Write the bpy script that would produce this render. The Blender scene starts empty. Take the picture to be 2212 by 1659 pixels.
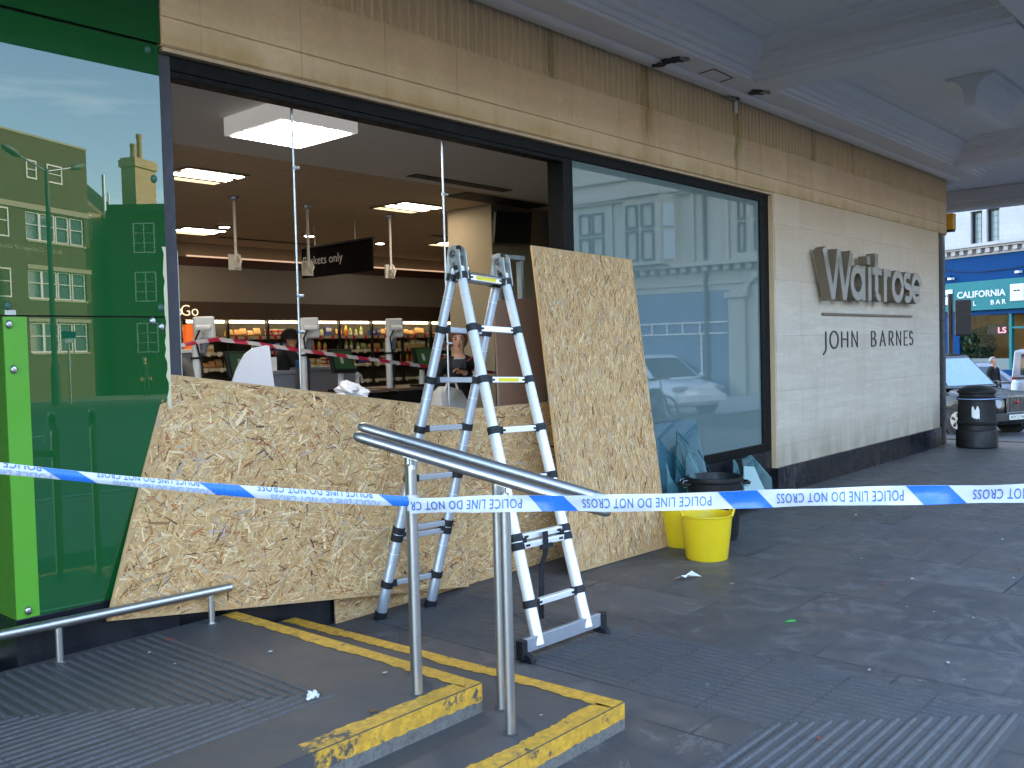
import bpy, bmesh, math, random
from mathutils import Vector, Matrix
R = math.radians
random.seed(7)
sc = bpy.context.scene
COL = sc.collection

# ------------------------------------------------------------------ camera
CAMLOC = Vector((0, -4.55, 1.64))
def camera():
    p, a, r = R(2.15), R(41.5), R(-1.45)
    fw = Vector((math.cos(a)*math.cos(p), math.sin(a)*math.cos(p), -math.sin(p)))
    rt = Vector((math.sin(a), -math.cos(a), 0))
    up = rt.cross(fw)
    X = rt*math.cos(r) + up*math.sin(r)
    U = up*math.cos(r) - rt*math.sin(r)
    cd = bpy.data.cameras.new("camera"); o = bpy.data.objects.new("camera", cd); COL.objects.link(o)
    cd.sensor_width = 36.0; cd.lens = 2010/2212*36
    cd.clip_start = .05; cd.clip_end = 1500
    m = Matrix((X, U, -fw)).transposed().to_4x4(); m.translation = CAMLOC
    o.matrix_world = m
    sc.camera = o
camera()
# ------------------------------------------------------------------ light
SUN_EL = R(25)
SDIR = Vector((.75, .66, 0)).normalized()
SUNV = Vector((SDIR.x*math.cos(SUN_EL), SDIR.y*math.cos(SUN_EL), math.sin(SUN_EL)))
def lighting():
    w = bpy.data.worlds.new("World"); sc.world = w; w.use_nodes = True
    nt = w.node_tree; nt.nodes.clear()
    out = nt.nodes.new("ShaderNodeOutputWorld"); bg = nt.nodes.new("ShaderNodeBackground")
    sky = nt.nodes.new("ShaderNodeTexSky"); sky.sky_type = 'NISHITA'; sky.sun_disc = False
    sky.sun_elevation = SUN_EL; sky.sun_rotation = math.atan2(SDIR.x, SDIR.y)
    sky.air_density = 1.0; sky.dust_density = .9; sky.ozone_density = 1.2
    # thin high cloud
    tc = nt.nodes.new("ShaderNodeTexCoord"); mp = nt.nodes.new("ShaderNodeMapping")
    mp.inputs['Scale'].default_value = (1.2, 1.2, 9); mp.inputs['Rotation'].default_value = (.12, .1, 0)
    nz = nt.nodes.new("ShaderNodeTexNoise"); nz.inputs['Scale'].default_value = 1.9; nz.inputs['Detail'].default_value = 8
    nz.inputs['Roughness'].default_value = .6
    rp = nt.nodes.new("ShaderNodeValToRGB"); rp.color_ramp.elements[0].position = .55; rp.color_ramp.elements[1].position = .84
    rp.color_ramp.elements[1].color = (.7, .7, .7, 1)
    mx = nt.nodes.new("ShaderNodeMix"); mx.data_type = 'RGBA'
    mx.inputs[7].default_value = (6.5, 6.9, 7.4, 1)
    L = nt.links.new
    L(tc.outputs['Generated'], mp.inputs[0]); L(mp.outputs[0], nz.inputs['Vector']); L(nz.outputs['Fac'], rp.inputs[0])
    L(rp.outputs[0], mx.inputs[0]); L(sky.outputs[0], mx.inputs[6]); L(mx.outputs[2], bg.inputs[0])
    bg.inputs[1].default_value = .15
    L(bg.outputs[0], out.inputs[0])
    sd = bpy.data.lights.new("sun", 'SUN'); sd.energy = 2.2; sd.angle = R(.5); sd.color = (1, .9, .74)
    so = bpy.data.objects.new("sun", sd); COL.objects.link(so)
    so.rotation_euler = (-SUNV).to_track_quat('-Z', 'Y').to_euler()
lighting()
vs = sc.view_settings
vs.view_transform = 'Standard'; vs.look = 'None'; vs.gamma = 1; vs.use_curve_mapping = False
vs.exposure = 3.42
sc.cycles.max_bounces = 10; sc.cycles.diffuse_bounces = 6; sc.cycles.glossy_bounces = 5; sc.cycles.transmission_bounces = 8
sc.cycles.transparent_max_bounces = 10
sc.cycles.caustics_reflective = False; sc.cycles.caustics_refractive = False
sc.cycles.sample_clamp_indirect = 4

# ------------------------------------------------------------------ mesh helpers
ORG = {}
class MB:
    def __init__(s): s.v = []; s.f = []; s.mi = []; s.cur = 0; s.col = []
    def add(s, vs, fs):
        b = len(s.v); s.v += [tuple(v) for v in vs]
        for f in fs: s.f.append(tuple(b+i for i in f)); s.mi.append(s.cur)
        return s
    def box(s, x0, x1, y0, y1, z0, z1):
        return s.add([(x, y, z) for x in (x0, x1) for y in (y0, y1) for z in (z0, z1)],
            [(0,1,3,2),(4,6,7,5),(0,4,5,1),(2,3,7,6),(0,2,6,4),(1,5,7,3)])
    def obox(s, c, ax, ay, az, hx, hy, hz):
        c, ax, ay, az = Vector(c), Vector(ax).normalized(), Vector(ay).normalized(), Vector(az).normalized()
        return s.add([c+ax*(hx*i)+ay*(hy*j)+az*(hz*k) for i in (-1,1) for j in (-1,1) for k in (-1,1)],
            [(0,1,3,2),(4,6,7,5),(0,4,5,1),(2,3,7,6),(0,2,6,4),(1,5,7,3)])
    def bar(s, p, q, w, h, up=(0,0,1)):
        p, q = Vector(p), Vector(q); d = (q-p); n = d.normalized(); u = Vector(up)
        sx = n.cross(u).normalized(); uy = sx.cross(n)
        return s.obox((p+q)/2, n, sx, uy, d.length/2, w/2, h/2)
    def tube(s, pts, rad, n=12, caps=True, sq=None):
        pts = [Vector(p) for p in pts]
        if not isinstance(rad, (list, tuple)): rad = [rad]*len(pts)
        b = len(s.v); prev = None
        for i, p in enumerate(pts):
            if i == 0: d = pts[1]-p
            elif i == len(pts)-1: d = p-pts[i-1]
            else: d = (pts[i+1]-p).normalized()+(p-pts[i-1]).normalized()
            d.normalize()
            if prev is None:
                a = Vector((0,0,1)) if abs(d.z) < .9 else Vector((1,0,0))
                u = d.cross(a).normalized()
            else:
                u = (prev-d*prev.dot(d)).normalized()
            prev = u; w = d.cross(u)
            for k in range(n):
                t = 2*math.pi*k/n
                s.v.append(tuple(p+u*(rad[i]*math.cos(t))+w*(rad[i]*math.sin(t))))
        for i in range(len(pts)-1):
            for k in range(n):
                k2 = (k+1) % n
                s.f.append((b+i*n+k, b+i*n+k2, b+(i+1)*n+k2, b+(i+1)*n+k)); s.mi.append(s.cur)
        if caps:
            s.f.append(tuple(b+k for k in range(n))[::-1]); s.mi.append(s.cur)
            s.f.append(tuple(b+(len(pts)-1)*n+k for k in range(n))); s.mi.append(s.cur)
        return s
    def lathe(s, prof, c=(0,0,0), n=32, closed=False):
        c = Vector(c); b = len(s.v)
        for r, z in prof:
            for k in range(n):
                t = 2*math.pi*k/n
                s.v.append((c.x+r*math.cos(t), c.y+r*math.sin(t), c.z+z))
        for i in range(len(prof)-1):
            for k in range(n):
                k2 = (k+1) % n
                s.f.append((b+i*n+k, b+i*n+k2, b+(i+1)*n+k2, b+(i+1)*n+k)); s.mi.append(s.cur)
        if prof[0][0] > 1e-4: s.f.append(tuple(b+k for k in range(n))[::-1]); s.mi.append(s.cur)
        if prof[-1][0] > 1e-4: s.f.append(tuple(b+(len(prof)-1)*n+k for k in range(n))); s.mi.append(s.cur)
        return s
    def prism(s, poly, ext):
        e = Vector(ext); n = len(poly); P = [Vector(p) for p in poly]
        s.add(P+[p+e for p in P], [tuple(range(n))[::-1], tuple(range(n, 2*n))]+[(i, (i+1) % n, n+(i+1) % n, n+i) for i in range(n)])
        return s
    def loft(s, rings, caps=True):
        n = len(rings[0]); b = len(s.v)
        for r in rings: s.v += [tuple(p) for p in r]
        for i in range(len(rings)-1):
            for k in range(n):
                k2 = (k+1) % n
                s.f.append((b+i*n+k, b+i*n+k2, b+(i+1)*n+k2, b+(i+1)*n+k)); s.mi.append(s.cur)
        if caps:
            s.f.append(tuple(b+k for k in range(n))[::-1]); s.mi.append(s.cur)
            s.f.append(tuple(b+(len(rings)-1)*n+k for k in range(n))); s.mi.append(s.cur)
        return s
    def sweep(s, path, prof, closed=False, caps=True):
        """path: list of (x,y) with outward normal (nx,ny); prof: list of (d outward, z)"""
        rings = []
        for (x, y, nx, ny) in path: rings.append([(x+nx*d, y+ny*d, z) for d, z in prof])
        return s.loft(rings, caps)
    def ball(s, c, rx, ry=None, rz=None, n=14, m=9):
        ry = ry or rx; rz = rz or rx; c = Vector(c); b = len(s.v)
        for i in range(1, m):
            a = math.pi*i/m
            for k in range(n):
                t = 2*math.pi*k/n
                s.v.append((c.x+rx*math.sin(a)*math.cos(t), c.y+ry*math.sin(a)*math.sin(t), c.z+rz*math.cos(a)))
        s.v.append((c.x, c.y, c.z+rz)); s.v.append((c.x, c.y, c.z-rz)); T = len(s.v)-2; Bt = T+1
        for i in range(m-2):
            for k in range(n):
                k2 = (k+1) % n
                s.f.append((b+i*n+k, b+(i+1)*n+k, b+(i+1)*n+k2, b+i*n+k2)); s.mi.append(s.cur)
        for k in range(n):
            k2 = (k+1) % n
            s.f.append((T, b+k, b+k2)); s.mi.append(s.cur)
            s.f.append((Bt, b+(m-2)*n+k2, b+(m-2)*n+k)); s.mi.append(s.cur)
        return s
    def xf(s, fn, start=0):
        for i in range(start, len(s.v)): s.v[i] = tuple(fn(Vector(s.v[i])))
        return s
    def build(s, name, mat, parent=None, smooth=None, bev=0, seg=2, org=None, fix=True):
        me = bpy.data.meshes.new(name)
        if parent is not None: o_ = ORG[parent.as_pointer()]
        else: o_ = Vector(org) if org is not None else Vector((0,0,0))
        me.from_pydata([tuple(Vector(v)-o_) for v in s.v], [], s.f)
        mats = mat if isinstance(mat, (list, tuple)) else [mat]
        for m in mats: me.materials.append(m)
        if len(mats) > 1: me.polygons.foreach_set('material_index', s.mi)
        if s.col:
            a = me.color_attributes.new('pigment', 'FLOAT_COLOR', 'POINT')
            flat = [x for c in s.col for x in c]
            a.data.foreach_set('color', flat)
        me.update()
        if fix and not s.col:
            bm = bmesh.new(); bm.from_mesh(me); bmesh.ops.recalc_face_normals(bm, faces=bm.faces); bm.to_mesh(me); bm.free()
        if smooth:
            me.polygons.foreach_set('use_smooth', [True]*len(me.polygons)); me.set_sharp_from_angle(angle=R(smooth))
        o = bpy.data.objects.new(name, me); COL.objects.link(o)
        if parent is not None: o.parent = parent
        else: o.location = o_
        ORG[o.as_pointer()] = o_
        if bev:
            b = o.modifiers.new("bevel", 'BEVEL'); b.width = bev; b.segments = seg; b.limit_method = 'ANGLE'; b.angle_limit = R(35)
            b.harden_normals = False
        return o
def tag(o, label=None, cat=None, group=None, kind=None):
    if label: o['label'] = label
    if cat: o['category'] = cat
    if group: o['group'] = group
    if kind: o['kind'] = kind
    return o
def thing(name, label, cat, org=(0,0,0), group=None):
    o = bpy.data.objects.new(name, None); COL.objects.link(o); o.location = org; o.empty_display_size = .1
    ORG[o.as_pointer()] = Vector(org)
    return tag(o, label, cat, group)
def copy_tree(o, parent=None):
    c = o.copy(); COL.objects.link(c)
    ORG[c.as_pointer()] = ORG[o.as_pointer()]
    if parent is not None: c.parent = parent
    for ch in [x for x in COL.objects if x.parent == o]: copy_tree(ch, c)
    return c
FONT = {}
def text_poly(txt, size=1.0, extrude=0.0, bold=0.0, space=1.0, res=3):
    """returns verts, faces of the string in the XY plane (x right, y up), origin at left of baseline"""
    k = (txt, size, extrude, bold, space, res)
    if k in FONT: return FONT[k]
    cu = bpy.data.curves.new("txt", 'FONT'); cu.body = txt; cu.size = size; cu.extrude = extrude; cu.offset = bold
    cu.space_character = space; cu.resolution_u = res
    ob = bpy.data.objects.new("txt", cu); COL.objects.link(ob)
    dg = bpy.context.evaluated_depsgraph_get(); dg.update()
    me = bpy.data.meshes.new_from_object(ob.evaluated_get(dg))
    v = [tuple(x.co) for x in me.vertices]; f = [tuple(p.vertices) for p in me.polygons]
    bpy.data.objects.remove(ob); bpy.data.curves.remove(cu); bpy.data.meshes.remove(me)
    FONT[k] = (v, f); return v, f
def put_text(mb, txt, org, xa, ya, width=None, height=None, extrude=.002, bold=0.0, space=1.0, res=3, rot180=False):
    v, f = text_poly(txt, 1.0, 0.0, bold, space, res)
    xs = [p[0] for p in v]; ys = [p[1] for p in v]
    x0, x1, y0, y1 = min(xs), max(xs), min(ys), max(ys)
    sy = height/(y1-y0) if height else None
    sx = width/(x1-x0) if width else sy
    if sy is None: sy = sx
    xa, ya = Vector(xa).normalized(), Vector(ya).normalized(); n = xa.cross(ya); org = Vector(org)
    def mp(p, d):
        a, b = (p[0]-x0)*sx, (p[1]-y0)*sy
        if rot180: a, b = (x1-x0)*sx-a, (y1-y0)*sy-b
        return org+xa*a+ya*b+n*d
    nv = len(v)
    if extrude <= 0:
        mb.add([mp(p, 0) for p in v], f); return
    # front face and side walls (boundary edges)
    cnt = {}
    for fc in f:
        for i in range(len(fc)):
            e = (fc[i], fc[(i+1) % len(fc)])
            cnt[e] = cnt.get(e, 0)+1
    walls = [e for e in cnt if (e[1], e[0]) not in cnt]
    mb.add([mp(p, extrude) for p in v]+[mp(p, 0) for p in v],
        list(f)+[(b, a, a+nv, b+nv) for a, b in walls])
def stroke(mb, pts, w, org, xa, ya, d0, d1):
    """flat bar letter strokes from 2-D polylines"""
    xa, ya = Vector(xa), Vector(ya); n = xa.cross(ya); org = Vector(org)
    P = [Vector((p[0], p[1])) for p in pts]; L = []; Rr = []
    for i, p in enumerate(P):
        if i == 0: d = P[1]-p
        elif i == len(P)-1: d = p-P[i-1]
        else: d = (P[i+1]-p).normalized()+(p-P[i-1]).normalized()
        d.normalize(); q = Vector((-d.y, d.x))*w/2
        L.append(p+q); Rr.append(p-q)
    rings = []
    for a, b in zip(L, Rr):
        g = lambda t, dd: org+xa*t.x+ya*t.y+n*dd
        rings.append([g(a, d0), g(b, d0), g(b, d1), g(a, d1)])
    mb.loft(rings)
def arc(cx, cy, rx, ry, a0, a1, n=14):
    return [(cx+rx*math.cos(R(a0+(a1-a0)*i/n)), cy+ry*math.sin(R(a0+(a1-a0)*i/n))) for i in range(n+1)]

# ------------------------------------------------------------------ materials
class N:
    def __init__(s, name):
        s.m = bpy.data.materials.new(name); s.m.use_nodes = True; s.t = s.m.node_tree; s.t.nodes.clear()
        s.out = s.t.nodes.new("ShaderNodeOutputMaterial"); s.b = s.t.nodes.new("ShaderNodeBsdfPrincipled")
        s.t.links.new(s.b.outputs[0], s.out.inputs[0])
        g = s.t.nodes.new("ShaderNodeNewGeometry"); s.pos = g.outputs['Position']
        tc = s.t.nodes.new("ShaderNodeTexCoord"); s.obj = tc.outputs['Object']
    def set(s, sock, val):
        if hasattr(val, 'is_linked') or isinstance(val, bpy.types.NodeSocket): s.t.links.new(val, sock)
        else:
            if isinstance(val, tuple) and len(val) == 3 and sock.type == 'RGBA': val = (*val, 1)
            sock.default_value = val
    def p(s, **k):
        for a, v in k.items(): s.set(s.b.inputs[a.replace('_', ' ')], v)
        return s
    def math(s, op, a, b=0.0, c=0.0):
        n = s.t.nodes.new("ShaderNodeMath"); n.operation = op
        s.set(n.inputs[0], a); s.set(n.inputs[1], b)
        if op in ('MULTIPLY_ADD', 'SMOOTH_MIN'): s.set(n.inputs[2], c)
        return n.outputs[0]
    def mix(s, f, a, b, mode='MIX'):
        n = s.t.nodes.new("ShaderNodeMix"); n.data_type = 'RGBA'; n.blend_type = mode; n.clamp_factor = True
        s.set(n.inputs[0], f); s.set(n.inputs[6], a); s.set(n.inputs[7], b); return n.outputs[2]
    def mp(s, vec, scale=(1,1,1), loc=(0,0,0), rot=(0,0,0)):
        n = s.t.nodes.new("ShaderNodeMapping"); s.set(n.inputs[0], vec)
        n.inputs['Scale'].default_value = scale; n.inputs['Location'].default_value = loc; n.inputs['Rotation'].default_value = rot
        return n.outputs[0]
    def noise(s, scale=5, detail=4, rough=.55, vec=None, dist=0.0):
        n = s.t.nodes.new("ShaderNodeTexNoise"); n.inputs['Scale'].default_value = scale
        n.inputs['Detail'].default_value = detail; n.inputs['Roughness'].default_value = rough
        n.inputs['Distortion'].default_value = dist
        s.set(n.inputs['Vector'], vec if vec is not None else s.pos); return n.outputs['Fac']
    def voro(s, scale=5, vec=None, out='Color', feat='F1'):
        n = s.t.nodes.new("ShaderNodeTexVoronoi"); n.inputs['Scale'].default_value = scale; n.feature = feat
        s.set(n.inputs['Vector'], vec if vec is not None else s.pos); return n.outputs[out]
    def ramp(s, f, stops):
        n = s.t.nodes.new("ShaderNodeValToRGB"); s.set(n.inputs[0], f)
        el = n.color_ramp.elements
        while len(el) < len(stops): el.new(.5)
        for e, (p, c) in zip(el, stops):
            e.position = p; e.color = (c, c, c, 1) if isinstance(c, (int, float)) else (*c, 1)
        return n.outputs[0]
    def sep(s, vec=None):
        n = s.t.nodes.new("ShaderNodeSeparateXYZ"); s.set(n.inputs[0], vec if vec is not None else s.pos); return n.outputs
    def comb(s, x=0.0, y=0.0, z=0.0):
        n = s.t.nodes.new("ShaderNodeCombineXYZ"); s.set(n.inputs[0], x); s.set(n.inputs[1], y); s.set(n.inputs[2], z); return n.outputs[0]
    def bump(s, h, strength=.3, dist=.01):
        n = s.t.nodes.new("ShaderNodeBump"); n.inputs['Strength'].default_value = strength; n.inputs['Distance'].default_value = dist
        s.set(n.inputs['Height'], h); s.t.links.new(n.outputs[0], s.b.inputs['Normal']); return s
    def brick(s, vec, w, h, mortar=.01, off=.5, c1=(1,1,1), c2=(0,0,0), cm=(.5,.5,.5), smooth=.1):
        n = s.t.nodes.new("ShaderNodeTexBrick"); s.set(n.inputs['Vector'], vec); n.inputs['Scale'].default_value = 1
        n.inputs['Brick Width'].default_value = w; n.inputs['Row Height'].default_value = h; n.inputs['Mortar Size'].default_value = mortar
        n.inputs['Mortar Smooth'].default_value = smooth; n.offset = off
        s.set(n.inputs['Color1'], c1); s.set(n.inputs['Color2'], c2); s.set(n.inputs['Mortar'], cm)
        return n.outputs['Color'], n.outputs['Fac']
def plain(name, col, rough=.5, metal=0.0, var=.12, scale=8, spec=.5, bump=0, bscale=60, detail=4, coat=0, tr=0.0, ior=1.45, stretch=None):
    k = N(name)
    vec = k.mp(k.obj, stretch) if stretch else k.obj
    f = k.noise(scale, detail, vec=vec)
    a = tuple(max(0, c*(1-var)) for c in col); b = tuple(min(1, c*(1+var)) for c in col)
    k.p(Base_Color=k.mix(f, a, b), Metallic=metal, Specular_IOR_Level=spec, IOR=ior)
    r = k.ramp(k.noise(scale*2.3, 3, vec=vec), [(.3, max(.02, rough*.8)), (.7, min(1, rough*1.2))]); k.p(Roughness=r)
    if bump: k.bump(k.noise(bscale, 4, vec=vec), bump, .004)
    if coat: k.p(Coat_Weight=coat, Coat_Roughness=.05)
    if tr: k.p(Transmission_Weight=tr)
    return k.m
def emit(name, col, strength, base=(.8,.8,.8)):
    k = N(name); k.p(Base_Color=base, Emission_Color=col, Emission_Strength=strength); return k.m

# ---- stone of the shop front
def stone(name, base, dirt, joints, streaks=(), flute=False, bottom_stain=None, top_tint=None, bed=.12):
    k = N(name); x, y, z = k.sep()
    n1 = k.noise(1.7, 6, .6, dist=.3); n2 = k.noise(28, 5, .6); n3 = k.noise(5, 6, .65, vec=k.mp(k.pos, (1, 1, .25))); n4 = k.noise(3.2, 7, .7, vec=k.mp(k.pos, (.35, 1, 3.2)), dist=.5)
    c = k.mix(n1, tuple(v*.88 for v in base), tuple(min(1, v*1.08) for v in base))
    c = k.mix(k.math('MULTIPLY', k.ramp(n3, [(.45, 0.0), (.75, 1.0)]), .45), c, dirt)
    c = k.mix(k.ramp(n4, [(.46, bed), (.60, 0.0)]), c, tuple(v*.74 for v in dirt)); c = k.mix(k.ramp(n2, [(.35, .28), (.6, 0.0)]), c, tuple(v*.72 for v in base))
    nj = k.math('MULTIPLY_ADD', k.noise(2.2, 5), .16, -.08)
    if top_tint:  # stone blends to a second tone towards the top
        z0, z1, col = top_tint
        t = k.math('DIVIDE', k.math('SUBTRACT', k.math('ADD', z, nj), z0), z1-z0)
        t = k.math('MULTIPLY', k.ramp(t, [(0, 0.0), (1, 1.0)]), k.ramp(n3, [(.2, .35), (.7, .95)]))
        c = k.mix(t, c, col)
    if bottom_stain:
        z0, z1, col = bottom_stain
        t = k.math('DIVIDE', k.math('SUBTRACT', z1, k.math('ADD', z, nj)), z1-z0)
        t = k.math('MULTIPLY', k.ramp(t, [(0, 0.0), (.7, 1.0)]), k.ramp(n3, [(.25, .25), (.65, 1.0)]))
        c = k.mix(t, c, col)
    for (xs, w, z0, z1, col) in streaks:
        wob = k.math('MULTIPLY_ADD', k.noise(3.2, 4, vec=k.comb(xs, 0, z)), .14, -.07)
        d = k.math('ABSOLUTE', k.math('SUBTRACT', k.math('ADD', x, wob), xs))
        f = k.ramp(k.math('DIVIDE', d, w), [(0.15, 1.0), (1, 0.0)])
        g = k.ramp(k.math('DIVIDE', k.math('SUBTRACT', z, z0), z1-z0), [(0, 0.0), (.45, 1.0)])
        f = k.math('MULTIPLY', k.math('MULTIPLY', f, g), k.ramp(k.noise(14, 5, vec=k.mp(k.pos, (3, 1, .35))), [(.3, .2), (.6, 1.0)]))
        c = k.mix(f, c, col)
    if joints:
        w, h, ox, oz, off = joints
        bc, bf = k.brick(k.comb(k.math('SUBTRACT', x, ox), k.math('SUBTRACT', z, oz), 0), w, h, .0035, off)
        c = k.mix(k.math('MULTIPLY', k.math('SUBTRACT', bc, .3), .22), c, (.62, .5, .36), 'MULTIPLY')
        c = k.mix(k.math('MULTIPLY', bf, k.ramp(k.noise(2.7, 4), [(.35, .12), (.65, .62)])), c, tuple(v*.34 for v in base))
    k.p(Base_Color=c, Roughness=k.math('MULTIPLY_ADD', n1, .2, .6), Specular_IOR_Level=.35)
    k.bump(k.math('ADD', n2, k.math('MULTIPLY', n3, .5)), .22, .006)
    return k.m
BUFF = (.78, .59, .375)
M = {}
M['fascia'] = stone('fascia stone', BUFF, (.56, .39, .22), (.64, 5, 3.95-.64, -1, 0), bottom_stain=(3.22, 3.36, (.50, .33, .15)),
    streaks=[(6.93, .15, 3.2, 4.0, (.42, .29, .13)), (8.55, .045, 3.2, 4.05, (.13, .09, .02)), (8.59, .10, 3.3, 4.05, (.40, .33, .13))])
M['flute'] = stone('fluted stone', (.76, .59, .38), (.48, .39, .24), None, top_tint=(3.6, 4.1, (.62, .50, .32)),
    streaks=[(6.93, .14, 3.0, 4.0, (.40, .29, .12)), (8.55, .045, 3.0, 4.05, (.13, .09, .02)), (8.6, .12, 3.3, 4.05, (.40, .33, .13)), (5.62, .09, 3.3, 4.0, (.34, .28, .15)), (10.4, .1, 3.3, 4.0, (.38, .3, .16)), (11.6, .05, 3.2, 4.0, (.40, .26, .1))])
M['pier'] = stone('pier stone', (.64, .55, .44), (.44, .36, .27), (1.25, .6, 10.0-.62, .512, .5), bottom_stain=(.2, .75, (.34, .29, .21)), top_tint=(1.75, 3.1, (.60, .43, .27)), bed=.24)
M['reveal'] = stone('reveal stone', (.58, .42, .27), (.46, .31, .16), None)
k = N('black granite'); x, y, z = k.sep()
st = k.math('MULTIPLY', k.ramp(k.math('ABSOLUTE', k.math('SUBTRACT', x, 9.75)), [(.1, 1.0), (.42, 0.0)]), k.ramp(k.noise(9, 6, .7, vec=k.mp(k.pos, (4, 1, .5))), [(.52, 0.0), (.72, .5)]))
k.p(Base_Color=k.mix(st, k.mix(k.noise(60, 3), (.004, .0045, .007), (.010, .011, .015)), (.3, .3, .3)), Roughness=k.ramp(k.noise(4, 5), [(.3, .18), (.7, .4)]))
M['granite'] = k.m
M['frame'] = plain('black window frame', (.004, .004, .0045), .5, var=.3, spec=.15)
M['framegrey'] = plain('weathered dark frame', (.036, .033, .044), .5, var=.3, scale=14)
def soffit():
    k = N('painted plaster'); n = k.noise(2.5, 6, .6); n3 = k.noise(40, 4)
    c = k.mix(n, (.66, .655, .655), (.75, .74, .73)); c = k.mix(k.ramp(k.noise(6, 6, .7), [(.55, 0.0), (.8, .4)]), c, (.54, .51, .47))
    k.p(Base_Color=c, Roughness=.62); k.bump(n3, .12, .004); return k.m
M['plaster'] = soffit()
M['dark'] = plain('dark void', (.01, .01, .011), .7)
M['brickwall'] = plain('upper wall stone', (.5, .44, .36), .8)

# ---- green glass cladding: back-painted glass, reflective
def glassclad(name, col, f0, bs=.006):
    k = N(name); n = k.noise(1.3, 3)
    k.p(Base_Color=k.mix(n, tuple(v*.9 for v in col), tuple(v*1.1 for v in col)), Roughness=.5, Specular_IOR_Level=0.0)
    gl = k.t.nodes.new("ShaderNodeBsdfGlossy"); gl.inputs['Roughness'].default_value = .004; gl.inputs[0].default_value = (1, 1, 1, 1)
    fr = k.t.nodes.new("ShaderNodeFresnel"); fr.inputs[0].default_value = f0
    bp = k.t.nodes.new("ShaderNodeBump"); bp.inputs['Strength'].default_value = bs; bp.inputs['Distance'].default_value = .01
    k.set(bp.inputs['Height'], k.noise(.9, 2)); k.t.links.new(bp.outputs[0], gl.inputs['Normal'])
    mx = k.t.nodes.new("ShaderNodeMixShader"); k.t.links.new(fr.outputs[0], mx.inputs[0])
    k.t.links.new(k.b.outputs[0], mx.inputs[1]); k.t.links.new(gl.outputs[0], mx.inputs[2]); k.t.links.new(mx.outputs[0], k.out.inputs[0])
    return k.m
M['green'] = glassclad('green cladding glass', (.005, .078, .018), 1.68)
M['teal'] = glassclad('teal backed glass', (.125, .18, .172), 2.2, .0)
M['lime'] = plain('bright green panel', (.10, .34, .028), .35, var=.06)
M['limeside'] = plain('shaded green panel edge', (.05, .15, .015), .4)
M['steel'] = plain('brushed stainless steel', (.52, .51, .50), .38, 1.0, var=.06, scale=30, stretch=(1, 1, 30))
M['zinc'] = plain('grey zinc', (.42, .43, .45), .35, 1.0, var=.12, scale=20)
M['black'] = plain('black plastic', (.006, .006, .0065), .58, var=.2)
M['rubber'] = plain('black rubber', (.008, .0085, .011), .6, var=.2, bump=.2)
M['white'] = plain('white paint', (.72, .72, .71), .5, var=.04)
M['offwhite'] = plain('off white plastic', (.66, .65, .62), .42, var=.05)
M['orangeglow'] = emit('orange lit panel', (1, .13, .015), .06, (.6, .2, .05))

# ------------------------------------------------------------------ shop building
B = thing('shop_building', 'department store front of buff stone with a smashed out window under a plaster canopy', 'building', (2.5, 0, 0))
fp = [(2.45, -.06, 0, -1)]
fp += [(15.2, -.06, 0, -1)]
for i in range(1, 13):
    a = R(-90+90*i/12); fp.append((15.2+.5*math.cos(a), .44+.5*math.sin(a), math.cos(a), math.sin(a)))
fp.append((15.7, 14, 1, 0))
band = MB()
band.sweep(fp, [(-.35, 3.235), (-.012, 3.235), (0, 3.245), (0, 3.372), (-.012, 3.376), (-.012, 3.384), (0, 3.388), (0, 3.70), (-.35, 3.70)])
band.build('fascia', M['fascia'], B)
# fluted upper band: concave flutes
fl = MB(); X = 2.45; step = .078; ring0 = []; ring1 = []; path = []
s = 0; total = 12.75+.5*math.pi/2+2
def onpath(s):
    if s <= 12.75: return Vector((2.45+s, -.06, 0)), Vector((0, -1, 0))
    t = (s-12.75)/.5
    if t <= math.pi/2:
        a = -math.pi/2+t; return Vector((15.2+.5*math.cos(a), .44+.5*math.sin(a), 0)), Vector((math.cos(a), math.sin(a), 0))
    return Vector((15.7, .44+(s-12.75-.5*math.pi/2), 0)), Vector((1, 0, 0))
rings = []
while s < total:
    for u, d in ((0, .0), (.10, .0), (.12, -.016), (.3, -.030), (.5, -.035), (.7, -.030), (.88, -.016), (.90, 0)):
        q, n = onpath(s+u*step); a = q+n*d; b = q-n*.3
        rings.append([(a.x, a.y, 3.71), (a.x, a.y, 4.12), (b.x, b.y, 4.12), (b.x, b.y, 3.71)])
    s += step
fl.loft(rings); fl.build('fluted_band', M['flute'], B)
lip = MB().sweep(fp, [(-.30, 3.698), (.003, 3.698), (.006, 3.702), (.003, 3.709), (-.30, 3.709)]); lip.build('string_course', M['flute'], B)
MB().box(9.38, 14.88, -.06, .3, .285, 3.236).build('pier', M['pier'], B, bev=.006)
MB().box(9.352, 9.3785, -.05, .2, .285, 3.236).build('pier_reveal', M['reveal'], B)
MB().box(2.46, 9.352, -.045, .25, 3.212, 3.233).build('window_head', M['reveal'], B)
pl = MB().box(9.352, 14.9, -.075, .3, -.1, .284)
pl.box(1.64, 2.44, -.03, .28, .0, .455).box(2.44, 9.35, .0, .28, -.1, .468)
pl.build('plinth', M['granite'], B, bev=.004)
MB().lathe([(.36, 0), (.36, 3.23)], (15.2, .32, 0), 28).build('corner_column', M['granite'], B, smooth=40)
MB().box(15.0, 15.1, .3, 14, 0, 3.235).build('side_wall', M['granite'], B)
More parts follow.
